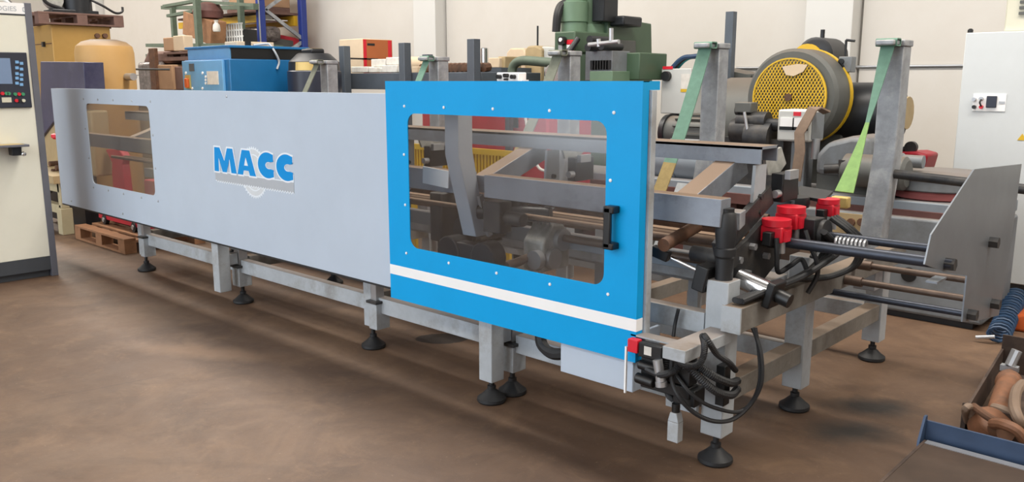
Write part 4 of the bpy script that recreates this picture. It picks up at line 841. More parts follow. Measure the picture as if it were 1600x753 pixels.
# ------------------------------------------------------------------ green drilling machine
YD = 6.9
GD = thing('drilling_machine', (A(940, 100, y=YD).x, YD + .5, 0), 'green drilling machine with tall spindle housing behind the door', 'machine')
def bxp(parent, nm, u0, v0, u1, v1, y, d, m, bv=.01):
    a, b = A(u0, v0, y=y), A(u1, v1, y=y); return MB().box((a.x, y, a.z), (b.x, y + d, b.z)).build(nm, m, parent, bevel=bv)
hx0, hx1 = A(866, 80, y=YD).x, A(898, 80, y=YD).x; hz0, hz1 = A(880, 83, y=YD).z, A(880, 49, y=YD).z
hy1 = A(957, 60, x=hx1).y
hd = MB().box((hx0, YD, hz0), (hx1, hy1, hz1)).build('head', 'green_machine', GD, bevel=.015)
p = A(881, 64, y=YD); MB().cyl((p.x, YD - .05, p.z), (p.x, YD, p.z), .045).build('knob', 'black_plastic', hd); MB().cyl((p.x, YD - .06, p.z + .01), (p.x, YD - .05, p.z + .01), .02).build('knob_dot', 'white_paint', hd)
for v, m in ((66, 'red_plastic'), (73, 'white_paint'), (79, 'red_plastic')):
    p = A(891, v, y=YD); MB().box((p.x - .045, YD - .004, p.z - .025), (p.x + .045, YD, p.z + .025)).build('label_plate', m, hd)
p = A(878, 80, y=YD); MB().box((p.x - .025, YD - .03, p.z - .35), (p.x + .025, YD, p.z + .06)).build('scale_bar', 'zinc', hd)
spx = A(893, 30, y=YD + .35); z0 = hz1
MB().lathe((A(897, 30, y=YD + .4).x, YD + .4, 0), [(.14, z0), (.14, z0 + .11), (.155, z0 + .12), (.155, z0 + .32), (.13, z0 + .33), (.13, z0 + .8)], n=28).build('spindle_housing', 'green_machine_pale', GD)
MB().lathe((A(922, 30, y=YD + .65).x, YD + .65, 0), [(.19, z0), (.19, z0 + .10), (.15, z0 + .11), (.15, z0 + .9)], n=28).build('motor_housing', 'green_machine_pale', GD)
px_ = A(932, 20, y=YD + .5).x; MB().box((px_ - .06, YD + .5, z0 + .12), (px_ + .1, YD + .75, z0 + .9)).build('belt_guard', 'black_steel', GD, bevel=.01)
bxp(GD, 'motor_box', 938, 42, 975, 24, YD + .7, .35, 'black_steel', .02)
p = A(945, 22, y=YD + .8); MB().tube([(p.x - .05, YD + .8, p.z - .05), (p.x, YD + .8, p.z + .03), (p.x + .06, YD + .8, p.z - .02), (p.x + .07, YD + .8, p.z - .15)], .012).build('cable', 'red_paint', GD)
cx0 = A(975, 60, y=YD + 1.0).x; cx1 = A(1018, 60, y=YD + 1.5).x
MB().prism([(A(u, v, x=cx1).y, A(u, v, x=cx1).z) for u, v in ((950, 26), (1018, 37), (1020, 160), (948, 160))], cx1 - .5, cx1, 'x').build('column', 'green_machine', GD, bevel=.01)
MB().box((cx1 - .5, A(950, 80, x=cx1).y, 0), (cx1, A(1018, 80, x=cx1).y, 1.5)).build('column_base', 'green_machine', GD, bevel=.01)
bxp(GD, 'gear_case', 955, 125, 1000, 82, YD + .35, .5, 'green_machine', .01)
gc = bxp(GD, 'control_front', 914, 126, 957, 79, YD + .1, .3, 'grey_machine', .005)
p0, p1 = A(922, 109, y=YD + .1), A(952, 94, y=YD + .1)
for k in range(7):
    x = p0.x + (p1.x - p0.x) * (k + .2) / 7; MB().box((x, YD + .09, p0.z), (x + .05, YD + .1, p1.z)).build('vent_slot', 'black_plastic', gc)
p0, p1 = A(959, 108, y=YD + .35), A(973, 93, y=YD + .35); MB().box((p0.x, YD + .34, p0.z), (p1.x, YD + .35, p1.z)).build('cover_plate', 'grey_machine', GD)
bxp(GD, 'lower_cover', 921, 140, 957, 111, YD + .05, .3, 'green_machine_pale', .005)
p = A(985, 100, y=YD + .6)
for (u0, v0, u1, v1) in ((920, 70, 967, 65), (935, 61, 936, 73), (955, 44, 955, 64)):
    a, b = A(u0, v0, y=YD - .02), A(u1, v1, y=YD - .02); MB().cyl(a, b, .022, n=10).build('feed_lever', 'zinc', GD)
for u, v in ((922, 62), (919, 74), (940, 72)): 
    p = A(u, v, y=YD - .02); MB().cyl((p.x, YD - .03, p.z), (p.x, YD + .3, p.z), .04, n=12).build('feed_hub', 'black_steel', GD)
MB().box((hx0 + .05, hy1 - .05, hz0 + .02), (hx1 - .04, hy1 + .5, hz1 - .06)).build('arm', 'grey_machine_dark', GD, bevel=.01)
MB().tube([q(869, 50, YD + .2), q(871, 25, YD + .2), q(876, 10, YD + .25), q(884, 5, YD + .3)], .045, n=10).build('air_hose', 'black_rubber', GD)
p = A(866, 115, y=YD - .25); MB().lathe((p.x, YD - .25, p.z), [(.03, -.05), (.09, -.05), (.1, -.03), (.1, .03), (.09, .05), (.03, .05)], axis=(.6, -.8, 0)).build('mirror_lamp', 'chrome', GD); MB().cyl((p.x, YD - .25, p.z), (p.x + .1, YD, p.z + .35), .03).build('lamp_arm', 'black_steel', GD)
MB().box((hx0 + .1, YD + .1, 0), (hx1 + .3, hy1, .9)).build('table_base', 'green_machine', GD)
# ------------------------------------------------------------------ red machine and crate seen through the door window
YR = 5.35
RM = thing('red_compressor', (A(795, 200, y=YR).x, YR + .3, 0), 'red boxy machine with a dark rating plate seen through the door window', 'machine')
p0, p1 = A(660, 244, y=YR), A(856, 145, y=YR)
MB().box((p0.x, YR, .5), (p1.x, YR + .6, p1.z)).build('body', 'red_paint', RM, bevel=.02)
MB().box((p0.x + .05, YR + .05, 0), (p1.x - .05, YR + .55, .5)).build('base', 'black_steel', RM)
a, b = A(794, 199, y=YR), A(810, 183, y=YR); MB().box((a.x, YR - .006, a.z), (b.x, YR, b.z)).build('rating_plate', 'black_plastic', RM)
MB().tube([q(818, 165, YR - .02), q(822, 190, YR - .03), q(830, 235, YR - .1), q(842, 262, YR - .1), q(856, 268, YR - .1)], .012).build('cable', 'paper_white', RM)
a, b = A(640, 258, y=YR - .15), A(800, 236, y=YR - .15)
YC = thing('yellow_grille', ((a.x + b.x) / 2, YR - .15, 0), 'yellow slotted guard in front of the red machine', 'guard')
MB().box((a.x, YR - .16, b.z - .05), (b.x, YR - .13, b.z)).build('top_rail', 'yellow_paint', YC)
n = 34
for k in range(n + 1):
    x = a.x + (b.x - a.x) * k / n; MB().box((x - .012, YR - .155, a.z - .02), (x + .012, YR - .135, b.z - .05)).build('slat', 'yellow_paint', YC)
MB().box((a.x, YR - .16, a.z - .05), (b.x, YR - .13, a.z - .02)).build('bottom_rail', 'yellow_paint', YC)
for x in (a.x + .05, b.x - .05): MB().box((x - .03, YR - .16, 0), (x + .03, YR - .13, a.z - .05)).build('leg', 'yellow_paint', YC)
# ------------------------------------------------------------------ electric cabinet and pole
YE = 7.6
EC = thing('electric_cabinet', (A(1060, 150, y=YE).x, YE + .15, 0), 'light grey wall-type electric cabinet with black rotary switch and blue cables', 'cabinet')
ex0, ex1 = A(1033, 140, y=YE).x, A(1079, 140, y=YE).x; ez0, ez1 = A(1060, 178, y=YE).z, A(1060, 107, y=YE).z; ey1 = A(1106, 140, x=ex1).y
eb_ = MB().box((ex0, YE, ez0), (ex1, ey1, ez1)).build('housing', 'box_grey', EC, bevel=.008)
p = A(1043, 119, y=YE); MB().cyl((p.x, YE - .05, p.z), (p.x, YE, p.z), .05).build('rotary_switch', 'black_plastic', eb_); MB().box((p.x - .06, YE - .004, p.z + .07), (p.x + .06, YE, p.z + .10)).build('warning_label', 'red_plastic', eb_)
p = A(1071, 125, y=YE); MB().box((p.x - .05, YE - .004, p.z - .09), (p.x + .05, YE, p.z + .06)).build('paper_label', 'paper_white', eb_); MB().box((p.x - .05, YE - .004, p.z - .12), (p.x + .05, YE, p.z - .09)).build('yellow_label', 'yellow_paint', eb_)
MB().box((ex0 + .1, YE + .1, 0), (ex0 + .2, YE + .2, ez0)).box((ex1 - .2, YE + .1, 0), (ex1 - .1, YE + .2, ez0)).build('stand', 'slate_steel', EC)
for k in range(3): MB().tube([(ex0 + .05, YE + .1 + .05 * k, ez1), (ex0 + .15, YE + .1 + .05 * k, ez1 + .09), (ex1 - .1, YE + .12 + .05 * k, ez1 + .12), (ex1 + .05, ey1 - .1 + .03 * k, ez1 + .08), (ex1 + .06, ey1 - .05 + .03 * k, ez0 + .1), (ex1 - .05, ey1 + .05, ez0 - .2)], .022).build('cable', ('cable_blue', 'black_rubber', 'teal_cable')[k], EC)
p = A(1100, 98, y=YE + .1); MB().box((p.x - .06, YE + .1, ez1), (p.x + .06, YE + .25, ez1 + .16)).build('beacon_box', 'white_paint', EC, bevel=.01); MB().cyl((p.x - .03, YE + .08, ez1 + .08), (p.x - .03, YE + .1, ez1 + .08), .05).build('beacon', 'red_plastic', EC)
a = A(1140, 18, y=8.3); o = MB().box((a.x - .045, 8.3, 0), (a.x + .045, 8.38, a.z)).build('steel_pole', 'slate_steel'); tag(o, 'thin upright dark steel pole against the white wall', 'pole')
o = MB().beam(A(1128, 110, y=8.68), A(1190, 122, y=8.68), .5, .06, side=(0, 1, 0)).box(tuple(A(1131, 116, y=8.45)), (A(1190, 124, y=8.45).x, 8.75, 0)).build('dark_table', 'grey_machine_dark'); tag(o, 'dark table edge behind the flywheel, by the pole', 'table')
# ------------------------------------------------------------------ flywheel machine
YF = 6.55
FW = thing('flywheel_press', (A(1245, 150, y=YF).x, YF + .5, 0), 'grey press with a large flywheel behind a yellow mesh guard', 'machine')
fc = A(1232, 152, y=YF)
rm = .305
dm = MB().lathe((fc.x, YF + .03, fc.z), [(rm, 0), (.36, .0), (.385, .03), (.385, .26), (.36, .30)], axis=(0, 1, 0), n=48).build('drum', 'grey_machine_dark', FW)
MB().lathe((fc.x, YF + .28, fc.z), [(.36, 0), (.392, 0), (.392, .05), (.36, .05)], axis=(0, 1, 0), n=48).build('yellow_ring', 'yellow_paint', FW)
mg = MB(); st_ = .029
for sgn in (1, -1):
    k = -30
    while k <= 30:
        ang = math.radians(58 * sgn); d = V((math.cos(ang), 0, math.sin(ang))); nrm = V((-math.sin(ang), 0, math.cos(ang))); off = k * st_ * .82
        if abs(off) < rm - .004:
            hl = math.sqrt(rm * rm - off * off); c = V((fc.x, YF + (.0 if sgn > 0 else .004), fc.z)) + nrm * off
            mg.beam(c - d * hl, c + d * hl, .0078, .004, side=nrm)
        k += 1
o = mg.build('mesh_guard', 'yellow_paint', FW, smooth=False); o['kind'] = 'stuff'
MB().ring([(fc.x + (rm + .006) * math.cos(t * math.pi / 24), fc.z + (rm + .006) * math.sin(t * math.pi / 24)) for t in range(48)], [(fc.x + (rm - .006) * math.cos(t * math.pi / 24), fc.z + (rm - .006) * math.sin(t * math.pi / 24)) for t in range(48)], YF - .006, YF + .012).build('guard_rim', 'yellow_paint', FW)
MB().cyl((fc.x, YF - .012, fc.z), (fc.x, YF + .04, fc.z), .03).build('hub', 'rust', FW)
for a_ in (60, 150, 200, 290): MB().cyl((fc.x + .15 * math.cos(math.radians(a_)), YF + .015, fc.z + .15 * math.sin(math.radians(a_))), (fc.x + .15 * math.cos(math.radians(a_)), YF + .03, fc.z + .15 * math.sin(math.radians(a_))), .025).build('flywheel_bolt', 'rust', FW)
tp = [A(u, v, y=YF - .008) for u, v in ((1222, 104), (1246, 100), (1262, 101), (1255, 112), (1240, 119), (1228, 117))]
MB().prism([(p.x, p.z) for p in tp], YF - .010, YF - .007).build('torn_sticker', 'cardboard_pale', FW)
pm_ = A(1283, 88, y=YF + .6); mo = MB().lathe((pm_.x, YF + .45, pm_.z), [(.12, 0), (.155, .02), (.155, .34), (.12, .36)], axis=(.0, 1, 0), n=24).build('top_motor', 'black_steel', FW)
MB().lathe((pm_.x - .05, YF + .42, pm_.z - .03), [(.06, 0), (.13, .0), (.13, .04), (.06, .04)], axis=(0, 1, 0)).build('motor_cap', 'yellow_paint', mo); MB().cyl((pm_.x, YF + .6, pm_.z + .14), (pm_.x, YF + .6, pm_.z + .22), .018).build('lifting_eye', 'black_steel', mo)
p0, p1 = A(1309, 113, y=YF + .3), A(1331, 88, y=YF + .3); sb_ = MB().box((p0.x, YF + .3, p0.z), (p1.x, YF + .4, p1.z)).build('switch_box', 'grey_machine', FW, bevel=.006)
for v in (96, 104): 
    p = A(1315, v, y=YF + .3); MB().cyl((p.x, YF + .28, p.z), (p.x, YF + .3, p.z), .022).build('push_button', 'black_plastic', sb_)
MB().cyl((p0.x + .05, YF + .35, p0.z - .25), (p0.x + .05, YF + .35, p0.z), .02).cyl((p0.x + .03, YF + .35, p1.z), (p0.x + .03, YF + .35, p1.z + .13), .01).cyl((p0.x + .03, YF + .35, p1.z + .13), (p0.x + .1, YF + .35, p1.z + .12), .01).build('switch_stem', 'black_steel', FW)
# body castings left and right of the wheel
a = A(1160, 190, y=YF + .5); MB().lathe((a.x - .35, YF + .75, A(1160, 200, y=YF + .5).z), [(.3, 0), (.42, .02), (.45, .1), (.45, .85), (.42, .9)], axis=(1, 0, 0), n=36).build('body_casting', 'grey_machine_dark', FW)
a = A(1345, 180, y=YF + .4); MB().cyl((fc.x + .2, YF + .6, a.z), (a.x + .16, YF + .6, a.z), .26, n=30).cyl((a.x + .1, YF + .6, a.z), (a.x + .24, YF + .6, a.z), .2, n=24).build('side_casting', 'black_steel', FW)
MB().cyl((a.x + .24, YF + .6, a.z + .02), (a.x + .30, YF + .6, a.z + .02), .13).build('shaft_end', 'tan_paint', FW)
MB().box((fc.x - 1.1, YF + .4, .0), (fc.x + .3, YF + .85, 1.25)).build('pedestal', 'grey_machine_dark', FW, bevel=.02)
# ------------------------------------------------------------------ long grey machine bed behind the feeder
BD = thing('lathe_machine', (-3.0, 6.2, 0), 'long blue-grey lathe with motors and a square base behind the feeder end', 'machine')
MB().box((-2.95, 5.93, .04), (-1.36, 6.6, .70)).build('base', 'grey_machine', BD, bevel=.02)
MB().box((-2.9, 5.96, 0), (-1.42, 6.5, .04)).build('plinth', 'black_steel', BD)
p = A(1420, 429, y=5.93); MB().cyl((p.x, 5.925, p.z), (p.x, 5.95, p.z), .05, n=24).build('port_hole', 'black_plastic', BD)
p0, p1 = A(1302, 362, y=5.93), A(1372, 338, y=5.93); mp_ = MB().box((p0.x, 5.915, p0.z), (p1.x, 5.93, p1.z)).build('valve_plate', 'tan_paint', BD)
for u in (1316, 1330, 1346): p = A(u, 347, y=5.91); MB().cyl((p.x, 5.895, p.z), (p.x, 5.915, p.z), .028, n=10).build('plate_knob', 'rust', mp_)
MB().box((-5.7, 6.0, .72), (-1.42, 6.55, .80)).build('bed', 'bluegrey_bed', BD, bevel=.01)
MB().box((-5.7, 5.97, .66), (-1.5, 6.02, .74)).build('maroon_rail', 'maroon', BD)
MB().box((-5.7, 6.05, .2), (-3.2, 6.5, .72)).build('bed_web', 'maroon', BD)
for x in (-5.6, -4.2): MB().box((x, 6.0, 0), (x + .4, 6.5, .72)).build('bed_leg', 'grey_machine_dark', BD)
zb_ = .80
# finned motor and grey cylinder at the left of the bed
a = A(1085, 208, y=6.3); fm = MB().cyl((a.x - .22, 6.3, a.z), (a.x + .2, 6.3, a.z), .14, n=24).build('finned_motor', 'grey_machine_dark', BD)
for k in range(14):
    t = math.pi * 2 * k / 14; MB().cbox((a.x + .03, 6.3 + .148 * math.cos(t), a.z + .148 * math.sin(t)), (.32, .016, .03), (t - math.pi / 2, 0, 0)).build('fin', 'grey_machine_dark', fm)
MB().lathe((a.x - .22, 6.3, a.z), [(.05, -.07), (.15, -.05), (.16, .0)], axis=(1, 0, 0)).build('fan_cover', 'black_steel', fm)
b = A(1070, 252, y=6.25); gy = MB().lathe((b.x - .35, 6.25, b.z), [(.12, 0), (.165, .02), (.165, .3), (.172, .3), (.172, .33), (.165, .33), (.165, .8)], axis=(1, 0, 0), n=28).build('main_motor', 'bluegrey_bed', BD)
MB().box((b.x - .05, 6.08, b.z + .08), (b.x + .22, 6.2, b.z + .2)).build('terminal_box', 'bluegrey_bed', gy, bevel=.01)
MB().box((b.x - .3, 6.15, zb_), (b.x + .4, 6.35, b.z - .1)).build('motor_foot', 'grey_machine_dark', gy)
MB().box((a.x - .1, 6.25, b.z), (a.x + .1, 6.35, a.z)).build('motor_bracket', 'grey_machine_dark', fm)
# oily drive head under the wheel
dh = MB()
for u, v, r, l in ((1165, 205, .10, .2), (1178, 190, .08, .24), (1190, 215, .13, .2), (1160, 172, .04, .1), (1205, 195, .05, .3)):
    p = A(u, v, y=6.15); dh.cyl((p.x - l / 2, 6.15, p.z), (p.x + l / 2, 6.15, p.z), r, n=14)
p = A(1185, 235, y=6.2); dh.box((p.x - .25, 6.1, zb_), (p.x + .25, 6.4, p.z + .1)); dh.build('drive_head', 'dark_steel', BD)
p = A(1162, 170, y=6.1); MB().box((p.x - .07, 6.08, p.z - .03), (p.x + .07, 6.2, p.z + .05)).build('oiler', 'grey_machine_dark', BD, bevel=.008)
MB().cyl(A(1163, 175, y=6.05), A(1171, 222, y=6.05), .012).build('lever', 'zinc', BD)
# meter box
p0, p1 = A(1213, 220, y=6.05), A(1268, 172, y=6.05); yr = A(1284, 195, x=p1.x).y
mb_ = MB().box((p0.x, 6.05, p0.z), (p1.x, yr + .05, p1.z)).build('meter_box', 'box_grey', BD, bevel=.015)
MB().box((p1.x - .002, 6.07, p0.z + .02), (p1.x + .004, yr + .03, p1.z - .02)).build('meter_side', 'grey_machine', mb_)
w3 = (p1.x - p0.x)
for k in range(2): MB().box((p0.x + w3 * (.10 + .42 * k), 6.04, p0.z + .11), (p0.x + w3 * (.47 + .42 * k), 6.052, p1.z - .06)).build('meter_face', 'white_paint', mb_)
MB().box((p0.x + w3 * .07, 6.046, p0.z + .085), (p0.x + w3 * .93, 6.0505, p0.z + .11)).box((p0.x + w3 * .47, 6.046, p0.z + .085), (p0.x + w3 * .52, 6.0505, p1.z - .06)).build('meter_frame', 'black_plastic', mb_)
MB().box((p0.x + w3 * .48, 6.044, p1.z - .045), (p0.x + w3 * .7, 6.0505, p1.z - .015)).build('red_badge', 'red_plastic', mb_)
MB().box((p0.x + .1, 6.1, zb_), (p1.x - .05, yr, p0.z)).build('meter_stand', 'grey_machine', BD)
# strap thrown over the meter box
pts = [A(1292, 176, y=6.12), A(1279, 169, y=6.06), A(1270, 170, y=6.02), A(1258, 192, y=5.98), A(1249, 208, y=5.96), A(1250, 235, y=5.95), A(1246, 262, y=5.94), A(1243, 282, y=5.94)]
sb2 = MB()
sb2.ribbon(pts, [.075] * len(pts), .012)
o = sb2.build('webbing_strap', 'strap_brown'); tag(o, 'brown webbing strap hanging over the meter box', 'strap')
# grey gear housing and valve cylinders to the right
p0, p1 = A(1272, 272, y=6.05), A(1360, 214, y=6.05)
gh = MB().prism([(p0.x, p0.z), (p1.x, p0.z), (p1.x, p1.z), (p0.x + .25, p1.z), (p0.x + .08, p1.z - .05), (p0.x, p1.z - .14)], 6.05, 6.5).build('gear_housing', 'grey_machine', BD, bevel=.04)
p = A(1268, 228, y=6.05); MB().cyl((p.x, 6.12, p.z - .1), (p.x, 6.12, p.z + .05), .03).build('grease_cup', 'zinc', gh)
MB().box((p0.x, 6.1, zb_), (p1.x, 6.45, p0.z)).build('housing_foot', 'grey_machine_dark', BD)
p = A(1345, 262, y=6.0); MB().lathe((p.x - .12, 6.0, p.z - .02), [(.09, 0), (.115, .02), (.115, .42), (.09, .44)], axis=(1, 0, 0), n=28).build('hydraulic_cylinder', 'grey_machine_dark', BD)
p = A(1318, 265, y=5.95); MB().cyl((p.x - .12, 5.9, p.z), (p.x + .1, 5.98, p.z + .02), .035).cyl((p.x, 5.93, p.z - .03), (p.x, 5.93, p.z + .07), .03).build('valve_fitting', 'dark_steel', BD)
p = A(1390, 250, y=6.25); MB().lathe((p.x - .05, 6.25, p.z), [(.03, 0), (.055, .02), (.055, .14), (.045, .15), (.045, .28)], axis=(1, 0, 0)).build('coupling', 'grey_machine', BD)
MB().cyl(A(1385, 300, y=6.2), A(1385, 275, y=6.2), .06).box(tuple(A(1375, 315, y=6.2)), tuple(A(1400, 298, y=6.2) + V((0, .15, 0)))).build('clamp_block', 'dark_steel', BD)
# rotary table and red cover at the right
rtc = A(1465, 300, y=6.35)
ro = MB().lathe((rtc.x, 6.35, .80), [(.28, 0), (.30, .01), (.30, .05), (.29, .06)], n=40).build('rotary_base', 'dull_red', BD)
MB().lathe((rtc.x, 6.35, .86), [(.30, 0), (.32, .01), (.32, .07), (.30, .08)], n=40).build('rotary_ring', 'grey_machine', BD)
MB().lathe((rtc.x, 6.35, .94), [(.31, 0), (.33, .01), (.33, .03), (.31, .04)], n=40).build('rotary_top', 'grey_machine', BD)
MB().box((rtc.x - .4, 6.1, .72), (rtc.x + .45, 6.6, .80)).build('rotary_slide', 'bluegrey_bed', BD, bevel=.01)
rp = [A(u, v, y=7.5) for u, v in ((1398, 270), (1400, 238), (1432, 237), (1450, 242), (1443, 266), (1425, 272))]
o = MB().prism([(p.x, p.z) for p in rp], 7.5, 7.8).build('red_cover', 'red_paint', bevel=.02); tag(o, 'red machine cover right of the tall post, before the white wall', 'cover')
o = MB().box((rp[0].x - .1, 7.45, 0), (rp[3].x + .05, 7.85, min(p.z for p in rp))).build('grey_stand', 'grey_machine_dark', bevel=.01); tag(o, 'dark grey stand under the red cover', 'stand')
a, b = A(1402, 240, y=7.6), A(1424, 230, y=7.6)
o = MB().tube([a, (a + b) / 2 + V((0, 0, .01)), b], .025).lathe(b + V((0, -.03, 0)), [(.02, 0), (.05, 0), (.05, .05), (.02, .05)], axis=(0, 1, 0)).build('spanner', 'dark_steel'); tag(o, 'large ring spanner lying on the red cover', 'spanner')
# pile of pale planks against the wall
for i in range(5):
    a, b = A(1450 + 9 * i, 262, y=8.8), A(1442 + 9 * i, 330, y=8.6)
    o = MB().beam(a, (b.x, b.y, .02), .045, .03).build('pale_batten', 'paper_white'); tag(o, ('first', 'second', 'third', 'fourth', 'fifth')[i] + ' pale batten from the left leaning by the white cabinet', 'batten', 'battens by the wall')
# ------------------------------------------------------------------ white cabinet at right
YC2 = 7.2
WCB = thing('white_cabinet', (A(1560, 150, y=YC2).x, YC2 + .3, 0), 'tall white electrical cabinet with a small control plate at the right edge', 'cabinet')
cx0_ = A(1502, 126, y=YC2).x; cz1 = A(1550, 50, y=YC2).z
cbd = MB().box((cx0_, YC2, .08), (cx0_ + 1.6, YC2 + .5, cz1)).build('body', 'light_cabinet', WCB, bevel=.006)
MB().box((cx0_ + .03, YC2 + .03, 0), (cx0_ + 1.57, YC2 + .47, .08)).build('plinth', 'plinth_dark', WCB)
p0, p1 = A(1519, 173, y=YC2), A(1573, 147, y=YC2); cp = MB().box((p0.x, YC2 - .006, p0.z), (p1.x, YC2, p1.z)).build('control_plate', 'white_paint', cbd)
p0, p1 = A(1541, 168, y=YC2), A(1559, 150, y=YC2); MB().box((p0.x, YC2 - .02, p0.z), (p1.x, YC2 - .006, p1.z)).build('display', 'bezel_navy', cp, bevel=.004)
for u, v, m in ((1523, 155, 'zinc'), (1534, 154, 'zinc'), (1523, 167, 'black_plastic'), (1534, 167, 'red_plastic')):
    p = A(u, v, y=YC2); MB().cyl((p.x, YC2 - .03, p.z), (p.x, YC2 - .006, p.z), .014, n=12).build('button', m, cp)
MB().tube([q(1533, 155, YC2 - .03), q(1531, 160, YC2 - .04), q(1533, 166, YC2 - .03)], .006).build('key_tag', 'black_plastic', cp)
p = A(1566, 160, y=YC2); MB().box((p.x - .02, YC2 - .01, p.z - .008), (p.x + .02, YC2 - .006, p.z + .008)).build('name_plate', 'logo_grey', cp)
p = A(1597, 215, y=YC2); MB().prism([(p.x - .03, p.z - .02), (p.x + .03, p.z - .02), (p.x, p.z + .03)], YC2 - .003, YC2).build('warning_sign', 'yellow_paint', cbd)
MB().lathe(tuple(A(1516, 51, y=YC2 + .1)), [(.02, 0), (.02, .02), (.01, .03)], n=10).build('lifting_bolt', 'black_plastic', WCB)
AC = thing('air_conditioner', (A(1600, 40, y=YC2 + .05).x, YC2 + .2, cz1), 'ivory cooling unit with louvres on top of the white cabinet', 'air conditioner')
ax0 = A(1569, 40, y=YC2 + .05).x; MB().box((ax0, YC2 + .05, cz1), (ax0 + .7, YC2 + .4, cz1 + .7)).build('housing', 'ivory_plastic', AC, bevel=.01)
for k in range(8): MB().box((ax0 + .09, YC2 + .035, cz1 + .12 + .04 * k), (ax0 + .6, YC2 + .05, cz1 + .14 + .04 * k)).build('louvre', 'grey_machine_dark', AC)
# equipment in the slot right of the deflector plate
BK = thing('tool_bench', (-.6, 6.6, 0), 'cluttered dark bench right of the steel deflector plate', 'bench')
MB().box((-1.0, 6.5, .86), (.3, 7.1, .92)).build('top', 'dark_steel', BK); MB().box((-1.0, 6.55, .5), (.3, 7.05, .55)).build('shelf', 'black_steel', BK)
for x in (-.98, .2): MB().box((x, 6.52, 0), (x + .06, 6.58, .86)).box((x, 7.0, 0), (x + .06, 7.06, .86)).build('leg', 'slate_steel', BK)
o = MB().box((-1.0, 6.55, .92), (-.62, 6.8, 1.08)).build('cream_case', 'ivory_plastic', bevel=.01); tag(o, 'cream case on the bench right of the plate', 'case')
o = MB().box((-.98, 6.6, .55), (-.6, 6.85, .74)).build('wooden_box', 'wood', bevel=.01); tag(o, 'small wooden box on the bench shelf', 'box')
# ------------------------------------------------------------------ floor items at right
pts = []
h0, h1 = A(1560, 527, z=.05), A(1588, 462, z=.10)
for k in range(16 * 12 + 1):
    t = k / (16 * 12); c = h0.lerp(h1, t); pts.append(c + V((.06 * math.cos(k * math.pi / 6), .02 * math.cos(k * math.pi / 6), .05 * math.sin(k * math.pi / 6) + .01)))
BH = thing('coiled_hose', (h0.x, h0.y, 0), 'blue spiral air hose lying on the floor right of the machine base', 'hose')
MB().tube(pts, .010, n=6, sub=0).build('coil', 'cable_blue', BH); MB().cyl(h0 + V((-.12, -.02, -.02)), h0 + V((-.02, 0, 0)), .012).build('nozzle', 'zinc', BH)
p = A(1590, 515, z=0); o = MB().prism([(p.x - .02, .0), (p.x + .5, .0), (p.x + .5, .16), (p.x + .05, .14), (p.x - .04, .08)], p.y - .05, p.y + .3).build('orange_case', 'orange_plastic', bevel=.02); tag(o, 'orange plastic case on the floor beside the blue hose', 'case')
# scrap bin
BN = thing('scrap_bin', (-.6, 4.9, 0), 'rusty low steel bin of tools at the right edge', 'bin')
bx_, by0, by1, hb = -.97, 4.12, 5.15, .14
MB().box((bx_, by0, 0), (.2, by1, .012)).build('floor_plate', 'bin_rust', BN)
MB().hexa([(bx_, by0, 0), (bx_ + .012, by0, 0), (bx_ - .09, by1, 0), (bx_ - .102, by1, 0), (bx_, by0, hb), (bx_ + .012, by0, hb), (bx_ - .09, by1, hb), (bx_ - .102, by1, hb)]).build('side_wall', 'bin_rust', BN)
MB().box((bx_ - .02, by0, 0), (.2, by0 + .012, hb)).build('side_wall', 'bin_rust', BN); MB().box((bx_ - .102, by1, 0), (.2, by1 + .012, hb + .08)).build('side_wall', 'bin_rust', BN)
o = MB().lathe(tuple(A(1560, 645, z=.10)), [(.02, -.02), (.045, 0), (.05, .03), (.05, .34), (.058, .35), (.058, .40), (.03, .42)], axis=tuple((A(1585, 570, z=.16) - A(1560, 645, z=.10)).normalized()), n=18).build('orange_cylinder', 'tool_orange'); tag(o, 'worn orange cylinder lying in the rusty bin', 'cylinder')
def bpipe(pts, r, m, label, nm='pipe'):
    o = MB().tube([tuple(A(u, v, z=z)) for u, v, z in pts], r, n=10).build(nm, m); tag(o, label, 'pipe')
bpipe([(1512, 662, .03), (1508, 640, .16), (1516, 636, .17), (1520, 655, .10), (1527, 676, .05)], .016, 'hose_brown', 'bent tan tube hooked over the bin corner', 'bent_tube')
bpipe([(1521, 635, .17), (1545, 652, .16), (1575, 668, .12)], .018, 'rust', 'straight rusty pipe from the bin corner to the orange clamps')
bpipe([(1598, 600, .18), (1588, 612, .2), (1585, 635, .2), (1592, 655, .17), (1604, 668, .12)], .024, 'hose_brown', 'thick tan hose loop at the right edge of the bin', 'hose_loop')
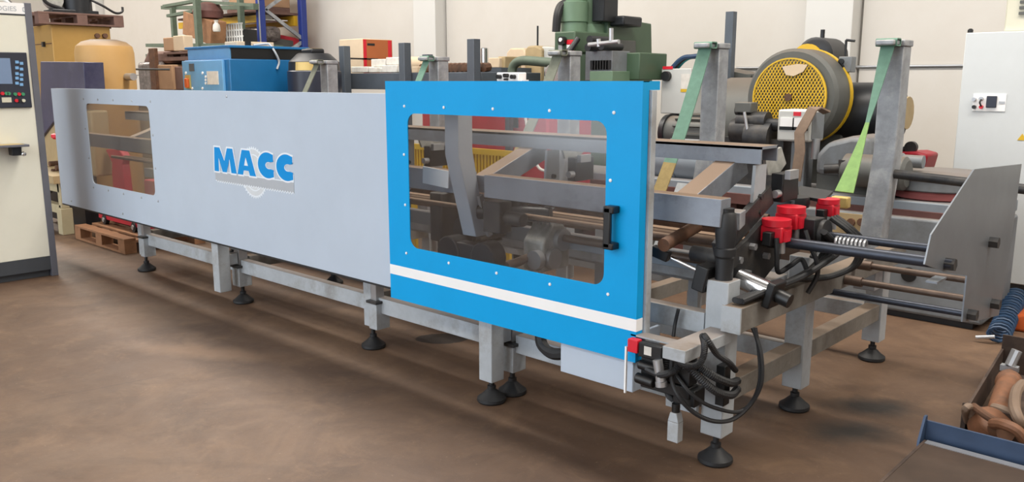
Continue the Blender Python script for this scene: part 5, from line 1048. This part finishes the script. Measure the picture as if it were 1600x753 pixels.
bpipe([(1553, 637, .12), (1570, 642, .13), (1592, 655, .10)], .022, 'hose_brown', 'short tan pipe below the orange cylinder')
bpipe([(1552, 662, .14), (1568, 663, .17), (1588, 672, .16), (1602, 688, .12)], .024, 'tool_orange', 'orange curved handle near the tray', 'curved_handle')
bpipe([(1562, 612, .06), (1561, 592, .12), (1570, 584, .16), (1583, 580, .14)], .018, 'rust', 'rusty ring behind the orange cylinder', 'rusty_ring')
p = A(1548, 668, z=.08); o = MB().lathe(tuple(p), [(.06, -.05), (.085, -.04), (.09, .0), (.085, .04), (.04, .06)], axis=(.5, -.3, .8), n=18).build('orange_pulley', 'tool_orange'); tag(o, 'round orange pulley half hidden behind the blue tray wall', 'pulley')
p = A(1564, 674, z=.10); o = MB().lathe(tuple(p), [(.02, -.03), (.045, -.03), (.045, .03), (.02, .03)], axis=(.7, -.6, .3), n=14).build('shackle', 'rust'); tag(o, 'small rusty shackle beside the orange pulley', 'shackle')
p = A(1578, 571, z=.18); o = MB().cyl(p, p + V((.02, .02, .08)), .025, n=10).box(tuple(p - V((.04, .02, .03))), tuple(p + V((.04, .02, 0)))).build('grey_clamp', 'zinc'); tag(o, 'small grey clamp at the far end of the orange cylinder', 'clamp')
# blue tray in the corner
TR = thing('steel_tray', (-.3, 3.2, 0), 'blue steel tray with brown bottom in the lower right corner', 'tray')
MB().box((-1.0, 2.4, .075), (.4, 3.665, .10)).build('bottom_plate', 'tray_brown', TR)
MB().box((-1.0, 3.63, .10), (.4, 3.668, .103)).build('bottom_rim', 'zinc', TR)
MB().box((-1.02, 3.70, .0), (.4, 3.712, .175)).build('back_wall', 'tray_blue', TR)
MB().box((-1.02, 3.66, .0), (.4, 3.70, .08)).build('back_channel', 'black_steel', TR)
MB().prism([(3.712, .0), (3.712, .195), (3.69, .195), (3.63, .10), (3.63, .0)], -1.03, -1.02, 'x').build('end_gusset', 'tray_blue', TR)
MB().box((-1.012, 2.4, .0), (-1.0, 3.665, .102)).build('side_wall', 'bin_rust', TR)
p = A(1376, 752, z=.02);
